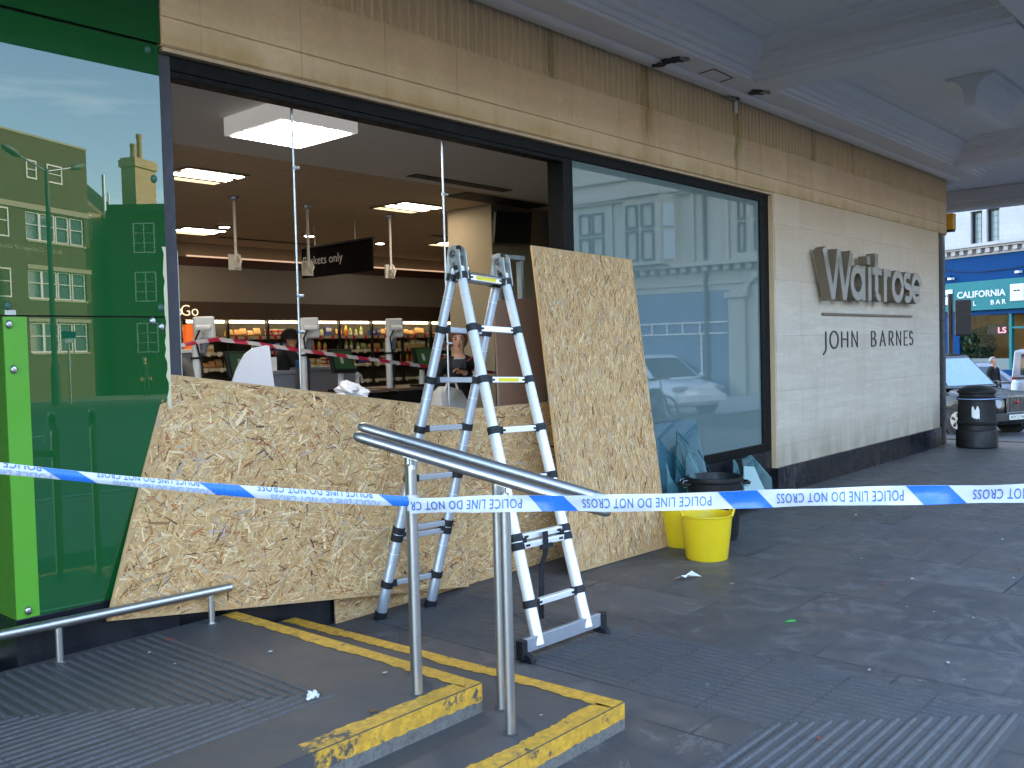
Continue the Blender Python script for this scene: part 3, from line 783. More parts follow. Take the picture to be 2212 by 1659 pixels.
# hanging strap
q = (FLp+(HL-FLp)*.245+FRp+(HR-FRp)*.245)/2+Vector((.0, 0, 0))
sp = MB(); W = Vector((.021, 0, 0)); pts = [q+Vector((0, -.03, .035)), q+Vector((0, -.034, -.05)), q+Vector((.004, -.02, -.10)), q+Vector((-.006, .0, -.16)), q+Vector((.006, .01, -.28)), q+Vector((.004, .016, -.40)), q+Vector((.012, .02, -.47))]
sp.loft([[p-W, p+W, p+W+Vector((0, .004, 0)), p-W+Vector((0, .004, 0))] for p in pts])
sp.obox(q+Vector((0, -.036, -.045)), (1, 0, 0), (0, 1, 0), (0, 0, 1), .05, .006, .012)
sp.build('strap', plain('black webbing', (.012, .012, .014), .8), LD)

# ------------------------------------------------------------------ handrails
M['darkcollar'] = plain('dirty collar', (.07, .065, .06), .7)
def handrail(p1, p2, off, t0, t1, label, zb1, zb2):
    H_ = thing('handrail', label, 'handrail', (p1[0]+off[0], p1[1]+off[1], zb1), 'pair of steel handrails over the steps')
    P1, P2 = Vector(p1)+Vector(off), Vector(p2)+Vector(off); d = P2-P1
    a, b = P1+d*t0, P1+d*t1; n = d.normalized(); r = .0235
    MB().tube([a, a+n*.006, a+n*.02, a+n*.04, b-n*.04, b-n*.02, b-n*.006, b], [.010, .017, .0225, r, r, .0225, .017, .010], 24).build('rail', M['steel'], H_, smooth=50)
    MB().tube([a+n*.0895, a+n*.091], r+.0007, 24).tube([b-n*.091, b-n*.0895], r+.0007, 24).build('rail_seam', M['cast'], H_)
    for P, zb in ((P1, zb1), (P2, zb2)):
        zt = P.z-.075
        MB().tube([(P.x, P.y, zb), (P.x, P.y, zt-.0)], .0215, 24).tube([(P.x, P.y, zt), (P.x, P.y, zt+.02), (P.x, P.y, zt+.026)], [.0195, .0195, .016], 24).build('post', M['steel'], H_, smooth=40)
        MB().tube([(P.x, P.y, zt+.02), (P.x, P.y, P.z-.02)], .0075, 12).obox((P.x, P.y, P.z-.0235), n, n.cross(Vector((0, 0, 1))), n.cross(n.cross(Vector((0, 0, 1)))), .035, .012, .002).build('bracket', M['steel'], H_, smooth=40)
        MB().lathe([(.030, 0), (.030, .003), (.022, .004)], (P.x, P.y, zb), 24).build('base_collar', M['darkcollar'], H_, smooth=40)
RP1, RP2 = (2.535, -1.75, 1.233), (2.696, -2.111, 1.1255)
handrail(RP1, RP2, (0, 0, 0), -.634, 2.068, 'steel handrail nearer the camera with police tape round its post', .241, .118)
handrail(RP1, RP2, (.167, .195, .022), -.599, 2.18, 'steel handrail on the window side of the close pair, partly hidden', .241, .118)
lr = thing('low_rail', 'knee high steel rail along the foot of the green cladding', 'rail', (1.8, -.06, .24))
MB().tube([(.9, -.12, .452), (1.3, -.125, .444), (1.53, -.13, .432), (1.70, -.13, .427), (2.68, -.13, .405)], .0235, 24).build('rail', M['steel'], lr, smooth=50)
for xx in (1.785, 2.565):
    z_ = .427-(xx-1.70)*.0225
    MB().tube([(xx, -.13, .24), (xx, -.13, z_-.015)], .0165, 20).lathe([(.03, 0), (.03, .003)], (xx, -.13, .2401), 20).build('post', M['steel'], lr, smooth=40)
    MB().tube([(xx-.042, -.13, z_+.001), (xx+.042, -.13, z_-.001)], .0246, 24).build('sleeve', M['steel'], lr, smooth=40)

# ------------------------------------------------------------------ police tape
def tape_mat():
    k = plain('white tape film', (.64, .65, .67), .28, var=.05, spec=.5); return k
M['tape'] = tape_mat()
M['tapeblue'] = plain('blue tape print', (.03, .17, .60), .3, var=.12, scale=30)
M['tapepale'] = plain('blue print seen through film', (.28, .42, .72), .35, var=.12, scale=30)
M['tapetext'] = plain('blue tape lettering', (.045, .14, .44), .4)
PT = thing('police_tape', 'white and blue police tape strung across the steps and wound round a post', 'tape', (2.5, -1.78, 1.03))
A = Vector((2.484, -1.805, 1.027)); Bv = Vector((3.322, -3.803, 1.1405)); D = (Bv-A).normalized(); UP = Vector((0, 0, 1))
nrm = D.cross(UP).normalized()
if nrm.dot(CAMLOC-A) < 0: nrm = -nrm
def rp(u, v, d=0):   # point on the right ribbon
    wob = .005*math.sin(u*9+v*45)+.003*math.sin(u*23-v*60)
    return A+D*u+UP*(v*(1-.04*(1+math.sin(u*13)))+.003*math.sin(u*5)-.006*math.sin(math.pi*u/2.7))+nrm*(wob+d)
m = MB(); V = []; nU = 140; hw = .0325
for i in range(nU+1):
    u = -.012+2.75*i/nU
    for j in range(5):
        v = hw*(j-2)/2
        V.append(rp(u, v))
m.add(V, [(i*5+j, (i+1)*5+j, (i+1)*5+j+1, i*5+j+1) for i in range(nU) for j in range(4)])
T1 = m.build('ribbon', M['tape'], PT, smooth=80)
def blue(par, u0, u1, f, sk, mt):
    V = []; n = 16
    for i in range(n+1):
        for j in range(5):
            v = hw*.985*(j-2)/2; s_ = .5-j/4
            V.append(f(u0+(u1-u0)*i/n-sk*(s_), v))
    MB().add(V, [(i*5+j, (i+1)*5+j, (i+1)*5+j+1, i*5+j+1) for i in range(n) for j in range(4)]).build('blue_band', mt, par, smooth=80)
fr = lambda u, v: rp(u, v, .0032)
for u0, u1 in ((.515, .655), (1.225, 1.36), (1.845, 1.975), (2.45, 2.58)): blue(T1, u0, u1, fr, -.055, M['tapeblue'])
def tape_text(par, u0, u1, f, txt='POLICE LINE DO NOT CROSS', vh=.0185, mt='tapetext', dv=0):
    mb = MB(); put_text(mb, txt, (0, 0, 0), (1, 0, 0), (0, 1, 0), width=u1-u0, height=2*vh, extrude=0, bold=.004, space=1.12, rot180=True)
    mb.v = [tuple(f(u0+p[0], p[1]-vh+dv)) for p in mb.v]
    mb.build('lettering', M[mt], par, fix=False)
ft = lambda u, v: rp(u, v, .0042)
for u0, u1 in ((.70, 1.175), (1.40, 1.81), (2.02, 2.42)): tape_text(T1, u0, u1, ft)
tape_text(T1, -.005, .46, ft, 'POLICE LINE DO NOT CR')
# left run: folded narrower
A2 = Vector((2.512, -1.758, 1.036)); B2 = Vector((1.1408, -1.328, 1.297)); D2 = (B2-A2).normalized(); n2 = D2.cross(UP).normalized()
if n2.dot(CAMLOC-A2) < 0: n2 = -n2
def lp(u, v, d=0):
    q = A2+D2*u; w = .0205+.003*math.sin(u*4)
    sag = -.012*math.sin(math.pi*min(1, max(0, u/1.45)))
    return q+UP*(v/.0325*w+sag)+n2*(.006*math.cos(v*60)+d-.006)
m = MB(); V = []
for i in range(101):
    u = -.05+2.4*i/100
    for j in range(5): V.append(lp(u, hw*(j-2)/2))
m.add(V, [(i*5+j, (i+1)*5+j, (i+1)*5+j+1, i*5+j+1) for i in range(100) for j in range(4)])
T2 = m.build('ribbon', M['tape'], PT, smooth=80)
fl_ = lambda u, v: lp(u, v, .0025)
for u0, u1 in ((-.03, .10), (.655, .80), (1.20, 1.31), (1.86, 1.98)): blue(T2, u0, u1, fl_, .06, M['tapeblue'])
def half(par, u0, u1, v0, mt, txt='POLICE LINE DO NOT CROSS'):
    mb = MB(); put_text(mb, txt, (0, 0, 0), (1, 0, 0), (0, 1, 0), width=u1-u0, height=.044, extrude=0, bold=.004, space=1.1)
    # mirrored and upside down, the folded edge hides half the letters
    mb.v = [tuple(lp(u1-p[0], max(-.031, min(.031, v0+.022-p[1])), .0024)) if False else tuple(lp(u0+p[0], max(-.031, min(.031, v0+.022-p[1])), .0036)) for p in mb.v]
    mb.build('lettering', M[mt], par, fix=False)
for u0, u1 in ((.16, .62), (.83, 1.17), (1.34, 1.8)):
    half(T2, u0, u1, .031, 'tapetext'); half(T2, u0-.03, u1-.05, -.024, 'tapepale')
# turn round the post
m = MB(); V = []; pc = Vector((2.535, -1.75, 1.03))
for i in range(25):
    a = R(-190+ (215)*i/24)
    for j in range(5):
        v = hw*(j-2)/2*(1-.15*i/24)
        V.append((pc.x+.0245*math.cos(a), pc.y+.0245*math.sin(a), pc.z+v))
m.add(V, [(i*5+j, (i+1)*5+j, (i+1)*5+j+1, i*5+j+1) for i in range(24) for j in range(4)])
m.build('wrap', M['tape'], PT, smooth=80)

# ------------------------------------------------------------------ tubs, dustbin, glass
M['tub'] = plain('yellow rubber tub', (.70, .50, .012), .42, var=.05, bump=.06)
def tub(c, r, h, label, rot, deep=1.0, grp='yellow rubber tubs beside the leaning board'):
    T = thing('rubber_tub', label, 'tub', c, grp)
    prof = [(r*.74, .004), (r*.78, 0), (r*.80, .012), (r*.985, h-.03), (r*1.0, h-.012), (r*1.02, h-.006), (r*1.015, h), (r*.985, h), (r*.965, h-.02), (r*.79, .02), (.001, .018)]
    MB().lathe(prof, c, 48).build('body', M['tub'], T, smooth=40)
    for s_ in (0, math.pi):
        a = rot+s_; hd = MB(); pts = []
        for i in range(13):
            t = -.42+.84*i/12; up_ = .075*(1-(abs(t)/.42)**2.2)
            rr = r*1.0+.012*(1-(abs(t)/.42)**2); pts.append((c[0]+rr*math.cos(a+t), c[1]+rr*math.sin(a+t), c[2]+h-.012+up_*.75))
        hd.tube(pts, .0105, 10); hd.build('handle', M['tub'], T, smooth=40)
    return T
tub((6.285, -.945, 0), .198, .345, 'yellow rubber tub standing in front of the black dustbin', 2.2)
tub((6.60, -.545, 0), .198, .345, 'yellow rubber tub half hidden behind the leaning board', 1.2)
rd_ = thing('dust_pan', 'dark red plastic scoop lying in the front yellow tub', 'dustpan', (6.22, -.98, .3))
MB().bar((6.16, -1.03, .325), (6.27, -.99, .29), .05, .02).build('handle', plain('dark red plastic', (.25, .012, .015), .35), rd_, bev=.008)
MB().bar((6.27, -.99, .29), (6.36, -.95, .15), .10, .015).build('scoop', plain('dark red plastic b', (.25, .012, .015), .35), rd_, bev=.006)
DB = thing('dustbin', 'black plastic dustbin without lid behind the yellow tubs', 'bin', (6.98, -.63, 0))
c = Vector((6.98, -.63, 0))
prof = [(.175, .01), (.18, 0), (.185, .02)]
for i in range(7): prof += [(.187+.0045*i, .04+.06*i), (.190+.0045*i, .055+.06*i)]
prof += [(.222, .48), (.236, .49), (.240, .505), (.238, .525), (.226, .528), (.218, .51), (.18, .03), (.001, .03)]
MB().lathe(prof, c, 48).build('body', M['black'], DB, smooth=35)
rib_ = MB()
for i in range(36):
    a = 2*math.pi*i/36; rib_.bar((c.x+.186*math.cos(a), c.y+.186*math.sin(a), .03), (c.x+.219*math.cos(a), c.y+.219*math.sin(a), .47), .008, .008, (math.cos(a), math.sin(a), 0))
rib_.build('ribbing', M['black'], DB)
for a in (R(133), R(133+180)):
    h = MB(); u = Vector((math.cos(a), math.sin(a), 0)); w = Vector((-u.y, u.x, 0)); q = c+u*.24+Vector((0, 0, .47))
    h.tube([q-w*.075-u*.02, q-w*.07+u*.035, q-w*.03+u*.05, q+w*.03+u*.05, q+w*.07+u*.035, q+w*.075-u*.02], .013, 10)
    hd = h.build('handle', M['black'], DB, smooth=40)
    g = MB()
    for s_ in (-.06, .06):
        p = q+w*s_; g.tube([p+u*.0+Vector((0, 0, .03)), p+u*.03+Vector((0, 0, .03)), p+u*.045+Vector((0, 0, .0)), p+u*.03+Vector((0, 0, -.03)), p+u*.0+Vector((0, 0, -.02))], .004, 6)
    g.build('clip', M['zinc'], hd, smooth=40)
def glassm(name, col, rough=.02, body=None, bf=.35, ior=1.55):
    k = N(name); T = k.t.nodes.new; L = k.t.links.new
    tr = T("ShaderNodeBsdfTransparent"); tr.inputs[0].default_value = (*col, 1)
    k.p(Base_Color=body or col, Roughness=.4, Specular_IOR_Level=0.0)
    m1 = T("ShaderNodeMixShader"); m1.inputs[0].default_value = bf if body else 0.0
    L(tr.outputs[0], m1.inputs[1]); L(k.b.outputs[0], m1.inputs[2])
    gl = T("ShaderNodeBsdfGlossy"); gl.inputs['Roughness'].default_value = rough; fr = T("ShaderNodeFresnel"); fr.inputs[0].default_value = ior
    m2 = T("ShaderNodeMixShader"); L(fr.outputs[0], m2.inputs[0]); L(m1.outputs[0], m2.inputs[1]); L(gl.outputs[0], m2.inputs[2]); L(m2.outputs[0], k.out.inputs[0])
    return k.m
M['glass'] = glassm('broken float glass', (.42, .74, .78), .02, (.10, .27, .31), .38); M['glass2'] = glassm('milky float glass', (.6, .85, .82), .06, (.42, .62, .60), .75)  # teal body of the broken glass stands in for reflected sky and window
M['glassbig'] = glassm('large pale glass pane', (.5, .75, .8), .02, (.09, .22, .27), .55)  # pane's reflection is likewise put into its body colour
M['edgeg'] = plain('dark glass edge', (.01, .05, .05), .1)
def shard(poly, label, mat='glass', th=.010, lean=0):
    o_ = Vector(poly[0])
    mb = MB().prism(poly, (0, th, 0)); c_ = sum((Vector(p) for p in poly), Vector())/len(poly)
    o = mb.build('glass_shard', M[mat], org=(c_.x, c_.y, min(p[2] for p in poly)))
    return tag(o, label, 'glass shard', 'broken glass leaning under the window')
def gp(pts, y0, y1, z1, yr=4.30):   # panes lean: foot further out than the head
    zs = [p[1] for p in pts]; z0 = min(zs); z1 = max(zs)
    out = []
    for x, z in pts:
        y = y0+(y1-y0)*(z-z0)/(z1-z0+1e-6); s_ = (y+4.55)/yr; out.append((x*s_, y, max(.004, 1.64+(z-1.64)*s_)))
    return out
shard(gp([(6.60, .975), (7.335, .975), (7.52, .48), (7.62, .01), (6.66, .01)], -.42, -.06, 0), 'large square cornered glass pane leaning beside the strand board', 'glassbig')
shard(gp([(7.02, .89), (7.16, .76), (7.28, .70), (7.46, .40), (7.40, .01), (6.95, .01), (6.99, .40)], -.50, -.20, 0), 'tall pointed glass shard in front of the large pane')
shard(gp([(6.84, .645), (6.90, .50), (7.01, .39), (7.08, .02), (6.88, .02)], -.53, -.32, 0), 'short dark edged glass splinter lowest at the left of the pane', 'glass')
shard(gp([(7.156, .645), (7.22, .69), (7.40, .48), (7.46, .02), (7.2, .02)], -.56, -.34, 0), 'jagged glass piece with a notched top behind the dustbin')
shard(gp([(8.13, .52), (8.20, .47), (8.38, .14), (8.3, .01), (8.10, .01)], -.28, -.10, 0, 4.35), 'narrow dark glass shard right of the dustbin', 'glass')
shard(gp([(8.30, .50), (8.486, .525), (8.60, .46), (8.93, .24), (8.95, .02), (8.45, .02)], -.28, -.10, 0, 4.35), 'wide stack of broken glass by the pier foot', 'glass')
shard(gp([(8.34, .43), (8.55, .40), (8.62, .31), (8.82, .08), (8.84, .01), (8.34, .01)], -.40, -.22, 0, 4.35), 'pale milky glass piece leaning on the wide broken pane', 'glass2')
ck = MB()
for a, b in (((7.02, .89), (6.99, .40)), ((6.84, .645), (7.01, .40)), ((7.02, .89), (7.16, .76)), ((7.156, .645), (7.2, .3)), ((7.28, .70), (7.46, .40))):
    ck.bar((a[0], -.21-.3*(1-a[1]), a[1]), (b[0], -.21-.3*(1-b[1]), b[1]), .006, .006)
tag(ck.build('glass_splinter', M['edgeg'], org=(7.1, -.3, .4)), 'thin dark slivers of glass edge caught among the leaning shards', 'glass')

# ------------------------------------------------------------------ lettering on the pier
M['letter'] = plain('polished steel letters', (.36, .36, .38), .13, 1.0, var=.08, scale=6)
M['letterside'] = plain('bronzed letter returns', (.17, .135, .095), .5, .3, var=.15, scale=5)
SG = thing('shop_sign', 'thick raised steel shop name lettering above a thin bar on the pale pier', 'sign', (11.8, -.2, 2.1))
XA, ZA = Vector((1, 0, 0)), Vector((0, 0, 1)); SO = Vector((10.27, -.21, 2.125))
def letter(strokes, w=.10):
    mb = MB(); dx = 0
    for i, s_ in enumerate(strokes):
        ww = w
        if isinstance(s_, tuple): s_, ww = s_
        stroke(mb, s_, ww, SO, XA, ZA, -.0006*i, .115-.0006*i)
    # stroke() extrudes along xa x ya = -Y
    mb.xf(lambda v: Vector((v.x, v.y+.1, v.z)))
    # faces looking out use the polished metal
    for fi, f in enumerate(mb.f):
        ys = [mb.v[i][1] for i in f]
        mb.mi[fi] = 0 if max(ys)-min(ys) < .002 and sum(ys)/len(ys) < -.2 else 1
    return mb.build('letter', [M['letter'], M['letterside']], SG)
xh = .42; cap = .57
letter([([(0, cap), (.24, 0)], .105), ([(.24, 0), (.41, cap)], .09), ([(.41, cap), (.58, 0)], .105), ([(.58, 0), (.80, cap)], .09)])
def oo(cx, w=.10): return (arc(cx, xh/2, .175, xh/2-.045, 0, 360, 28), w)
letter([oo(.98), ([(1.17, xh), (1.17, 0)], .10)])
letter([([(1.37, xh), (1.37, 0)], .105), ([(1.34, .55), (1.34, .45)], .11)])
letter([([(1.60, .60), (1.60, .12)], .11), (arc(1.70, .12, .10, .075, 180, 290, 8), .09), ([(1.46, xh-.045), (1.78, xh-.045)], .09)])
letter([([(1.90, xh), (1.90, 0)], .105), (arc(2.03, xh-.17, .13, .125, 165, 55, 8), .09)])
letter([oo(2.36)])
letter([(arc(2.74, .30, .115, .08, 40, 250, 12)+arc(2.74, .135, .125, .09, 80, -140, 14), .09)])
letter([(arc(3.10, xh/2, .165, xh/2-.045, -40, -360, 26), .095), ([(2.94, .20), (3.26, .20)], .08)])
MB().box(10.55, 13.615, -.085, -.0595, 1.945, 1.972).build('bar', M['letterside'], SG)
SG2 = thing('name_lettering', 'thin tall capital letters in two words under the bar on the pier', 'sign', (12, -.07, 1.55))
SO2 = Vector((0, -.061, 0))
M['thinletter'] = plain('dark thin letters', (.055, .05, .045), .4, .3)
def thin(strokes, w=.019):
    mb = MB()
    for i, s_ in enumerate(strokes):
        stroke(mb, s_, w, SO2, XA, ZA, .0008*i, .012+.0008*i)
    mb.build('letter', M['thinletter'], SG2)
z0, z1 = 1.557, 1.752
def TT(x0, wd, pts): return [[(x0+wd*p[0], z0+(z1-z0)*p[1]) for p in s_] for s_ in pts]
thin([[(10.66, z1), (10.66, 1.56), (10.645, 1.52), (10.58, 1.485)]])
thin([arc(10.90, (z0+z1)/2, .12, .10, 0, 360, 24)])
thin(TT(11.13, .18, [[(0, 0), (0, 1)], [(1, 0), (1, 1)], [(0, .52), (1, .52)]]))
thin(TT(11.45, .17, [[(0, 0), (0, 1), (1, 0), (1, 1)]]))
thin([[(12.10, z0), (12.10, z1)], [(12.10, z1-.005)]+arc(12.16, (z0+z1)/2+.05, .07, .045, 90, -90, 8)+[(12.10, (z0+z1)/2+.005)], [(12.10, (z0+z1)/2)]+arc(12.17, z0+.05, .08, .046, 90, -90, 8)+[(12.10, z0+.004)]])
thin(TT(12.40, .19, [[(0, 0), (.5, 1), (1, 0)], [(.2, .35), (.8, .35)]]))
thin([[(12.74, z0), (12.74, z1)], [(12.74, z1-.005)]+arc(12.80, (z0+z1)/2+.045, .075, .05, 90, -90, 8)+[(12.74, (z0+z1)/2)], [(12.79, (z0+z1)/2), (12.89, z0)]])
thin(TT(13.02, .16, [[(0, 0), (0, 1), (1, 0), (1, 1)]]))
thin(TT(13.32, .13, [[(1, 1), (0, 1), (0, 0), (1, 0)], [(0, .53), (.8, .53)]]))
thin([arc(13.60, z1-.052, .055, .05, 20, 250, 10)+arc(13.60, z0+.052, .065, .05, 80, -150, 12)])

# ------------------------------------------------------------------ shop interior (fixed parts of the building)
M['floor'] = plain('shop floor', (.30, .28, .25), .3, scale=3)
M['ceilfront'] = plain('painted ceiling', (.62, .60, .58), .8, var=.04)
def ceiltile():
    k = N('ceiling tiles'); x, y, z = k.sep()
    bc, bf = k.brick(k.comb(x, y, 0), .62, .62, .006, 0.0)
    k.p(Base_Color=k.mix(k.math('MULTIPLY', bf, .6), (.52, .40, .27), (.26, .2, .13)), Roughness=.8); return k.m
M['ceilback'] = ceiltile()
M['bulk'] = plain('bulkhead paint', (.24, .205, .17), .7, var=.05); M['maroon'] = plain('maroon band', (.075, .028, .02), .6)
M['header'] = plain('dark brown fascia', (.07, .042, .028), .5, var=.1); M['cream'] = plain('cream wall', (.33, .28, .20), .7, var=.05)
M['greywall'] = plain('grey wall', (.33, .33, .32), .7, var=.05)
CH = 3.28
MB().box(-4, 15, .3, 9, .2, .25).build('shop_floor', M['floor'], B)
MB().box(-4, 15, .27, 2.12, CH, 3.42).box(-4, 15, .145, .27, 3.215, 3.42).build('front_ceiling', M['ceilfront'], B)
MB().box(-4, 15, 2.122, 9, CH+.002, 3.42).build('ceiling', M['ceilback'], B)
bw = MB().box(-4, 15, 7.6, 7.7, 2.43, 2.94).build('bulkhead', M['bulk'], B)
MB().box(-4, 15, 7.58, 7.7, 2.942, 3.06).build('bulkhead_band', M['maroon'], B)
MB().box(-4, 15, 7.72, 7.8, 3.062, 3.279).build('cove_wall', M['cream'], B)
MB().box(-4, 15, 7.56, 7.7, 2.17, 2.428).build('header_board', M['header'], B)
MB().box(-4, 15, 8.2, 8.3, .25, 3.27).build('back_wall', M['header'], B)
MB().box(7.80, 8.70, 2.6, 3.3, .25, CH).build('column', M['cream'], B)
MB().box(8.702, 8.745, 2.56, 2.64, .25, CH).build('corner_trim', M['steel'], B)
MB().box(8.747, 15, 2.62, 2.72, .25, CH).build('partition', M['greywall'], B)
MB().box(6.76, 6.93, 7.50, 7.58, .9, 2.10).build('lit_doorway', M['orangeglow'], B)
M['litl'] = emit('warm lit letters', (1, .8, .5), .12, (.7, .6, .45))
for tx, x_ in (('To', 6.50), ('Go', 6.73)):
    mb = MB(); put_text(mb, tx, (x_, 7.555, 2.225), (1, 0, 0), (0, 0, 1), height=.15, extrude=.006, bold=-.012); mb.build('wall_lettering', M['litl'], B)
vt = MB().box(5.93, 7.27, 1.80, 1.95, CH-.006, CH-.003)
VT = vt.build('ceiling_vent', M['dark'], B)
sl = MB()
for i in range(4): sl.box(5.93, 7.27, 1.815+.036*i, 1.825+.036*i, CH-.012, CH-.006)
sl.build('slat', M['bulk'], VT)
MB().box(7.0, 8.4, 2.2, 2.55, CH-.004, CH-.002).build('ceiling_slot', M['dark'], B)
MB().box(7.0, 8.6, 6.9, 7.0, CH-.003, CH-.001).build('ceiling_slot', M['dark'], B)
sd = MB(); 
sd.loft([[(9.2+dx, 5.0, CH-.004), (9.2+dx, 5.09, CH-.004), (9.2+dx, 5.09, CH-.001), (9.2+dx, 5.0, CH-.001)] for dx in (0, 2)]); sd.build('ceiling_slot', M['dark'], B)
MB().lathe([(.045, 0), (.05, .03), (.02, .035)], (7.37, 1.25, 3.235), 16).build('smoke_sensor', M['white'], B)

# lights
M['lampw'] = emit('lit diffuser', (1, .93, .82), 4.2)
M['lampf'] = emit('lit tube diffuser', (1, .84, .62), 3.6)
M['lampr'] = emit('lit reflector', (1, .72, .40), .16)
pl_ = thing('ceiling_light', 'big square white box light close to the smashed window', 'ceiling light', (3.85, .83, 3.28), 'shop ceiling lights')
MB().box(3.545, 4.175, .50, 1.165, 3.15, 3.272).build('case', emit('white fitting case with added glow', (1, .95, .88), .028, (.7, .69, .67)), pl_, bev=.004)  # faint glow put into the case to lighten its dark sides
MB().box(3.58, 4.14, .535, 1.13, 3.1455, 3.149).build('diffuser', M['lampw'], pl_)
def troffer(cx, cy, label):
    T = thing('ceiling_light', label, 'ceiling light', (cx, cy, CH), 'shop ceiling lights')
    MB().box(cx-.31, cx+.31, cy-.31, cy+.31, CH-.012, CH-.006).build('case', M['bulk'], T)
    for i, m_ in ((-1, 'lampf'), (0, 'lampf'), (1, 'lampr')):
        y_ = cy+.205*i; MB().box(cx-.28, cx+.28, y_-.055, y_+.055, CH-.016, CH-.0125).build('diffuser', M[m_], T)
troffer(4.53, 3.15, 'recessed three tube light by the left post, front of two')
troffer(6.42, 6.55, 'recessed three tube light by the left post, further back of two')
troffer(7.21, 3.34, 'recessed three tube light above the hanging black sign')
troffer(10.2, 5.6, 'recessed three tube light seen between the ladder heads')
troffer(2.4, 5.5, 'recessed light hidden behind the green cladding')
def downl(cx, cy, label):
    T = thing('downlight', label, 'downlight', (cx, cy, CH), 'round shop downlights')
    MB().lathe([(.12, -.004), (.075, -.012), (.07, -.003)], (cx, cy, CH), 24).build('rim', M['bulk'], T)
    MB().lathe([(.001, -.016), (.055, -.016), (.06, -.010)], (cx, cy, CH), 20).build('lamp', M['lampw'], T)
downl(6.49, 5.98, 'round downlight near the left recessed light'); downl(7.87, 6.09, 'round downlight left of the hanging black sign')
downl(9.24, 6.2, 'round downlight right of the hanging black sign'); downl(9.6, 6.9, 'round downlight further back right of the hanging sign')
tag(MB().box(6.9, 12.5, 7.62, 7.66, 3.07, 3.09).build('cove_light', emit('cove strip', (1, .62, .40), .07)), 'thin warm cove light strip along the top of the back bulkhead', 'strip light')

# cctv droppers
def dropper(cx, cy, z0, label):
    T = thing('hanging_camera', label, 'camera', (cx, cy, CH), 'camera rods hanging from the shop ceiling')
    MB().lathe([(.055, -.005), (.05, -.03), (.02, -.04)], (cx, cy, CH), 20).build('mount', M['zinc'], T, smooth=40)
    MB().tube([(cx, cy, CH-.03), (cx, cy, z0)], .015, 12).build('rod', M['offwhite'], T, smooth=40)
    MB().tube([(cx-.01, cy, z0+.12), (cx-.035, cy-.03, z0+.07), (cx, cy-.05, z0), (cx+.04, cy-.03, z0+.07), (cx+.02, cy, z0+.14)], .013, 8).build('hook', M['offwhite'], T, smooth=40)
    MB().box(cx-.06, cx+.08, cy+.03, cy+.05, z0-.02, z0+.14).build('plate', M['offwhite'], T)
dropper(5.36, 3.95, 2.55, 'leftmost white rod with a hooked plate hanging from the ceiling'); dropper(6.27, 3.95, 2.53, 'white hooked rod hanging in front of the black sign'); dropper(7.47, 3.95, 2.55, 'white hooked rod hanging right of the black sign')
hs = thing('hanging_sign', 'black hanging sign with pale words about baskets', 'sign', (7.3, 4.7, 2.8))
p0, p1 = Vector((7.3, 5.42, 0)), Vector((7.3, 4.12, 0))
MB().box(7.29, 7.31, 4.08, 5.48, 2.62, 3.0).build('board', plain('matt black board', (.006, .005, .005), .9, spec=.1), hs)
MB().box(7.275, 7.325, 4.06, 5.5, 3.0, 3.02).build('rail', M['black'], hs)
for y_ in (4.4, 5.2): MB().tube([(7.3, y_, 3.02), (7.3, y_, CH)], .003, 6).build('wire', M['zinc'], hs)
mb = MB(); put_text(mb, 'Baskets only', (7.2885, 5.44, 2.745), (0, -1, 0), (0, 0, 1), width=.80, extrude=.003, bold=-.01)
mb.build('lettering', emit('pale sign letters', (1, .85, .7), .012, (.30, .24, .20)), hs)

# window tension rods
for cx, zs, lb, zb in ((3.357, (2.754, 1.99, 1.775), 'left slim steel rod standing inside the smashed window', .56), (4.605, (2.731, 1.983, 1.691), 'right slim steel rod inside the window behind the ladder head', .56)):
    T = thing('display_rod', lb, 'rod', (cx, .12, zb), 'slim steel rods in the window')
    MB().tube([(cx, .12, zb), (cx, .12, 3.2)], .0075, 12).build('rod', M['zinc'], T, smooth=40)
    MB().tube([(cx, .12, 3.13), (cx, .12, 3.20)], .017, 14).build('socket', M['zinc'], T, smooth=40)
    for z_ in zs: MB().tube([(cx-.012, .12, z_), (cx+.032, .11, z_)], .012, 12).tube([(cx, .12, z_-.013), (cx, .12, z_+.013)], .0125, 12).build('clamp', M['zinc'], T, smooth=40)
# TV on the column
tv = thing('television', 'black wall television tilted high on the cream column', 'television', (7.9, 2.5, 3.0))
o = MB().obox((7.95, 2.42, 3.01), Vector((1, -.35, .02)), Vector((.35, 1, 0)), (0, -.12, 1), .235, .03, .175).build('screen', M['black'], tv, bev=.008)
MB().bar((8.0, 2.44, 3.0), (8.1, 2.6, 3.0), .06, .05).build('bracket', M['black'], tv)
# brown sheet and step ladder behind the boards
tag(MB().prism([(5.294, .30, 2.02), (5.80, .26, 2.05), (5.80, .22, .57), (5.32, .26, .57)], (0, .012, 0)).build('hardboard_sheet', plain('brown hardboard', (.25, .14, .09), .6, var=.06, bump=.1), org=(5.5, .3, .57)), 'plain brown hardboard sheet standing inside the window behind the ladder', 'board')
wl = thing('step_ladder', 'grey paint spattered stepladder top showing above the brown sheet', 'ladder', (5.68, .5, .25))
mg = plain('spattered grey metal', (.27, .29, .28), .6, var=.35, scale=40)
for a, b in (((5.53, .46, .25), (5.56, .50, 2.38)), ((5.86, .46, .25), (5.84, .50, 2.38))): MB().bar(a, b, .03, .05, (0, 1, 0)).build('stile', mg, wl)
MB().bar((5.54, .5, 2.385), (5.86, .5, 2.385), .09, .035).build('top', mg, wl)
for z_ in (.6, .85, 1.1, 1.35, 1.6, 1.85): MB().bar((5.55, .48, z_), (5.85, .48, z_), .08, .025).build('tread', mg, wl)

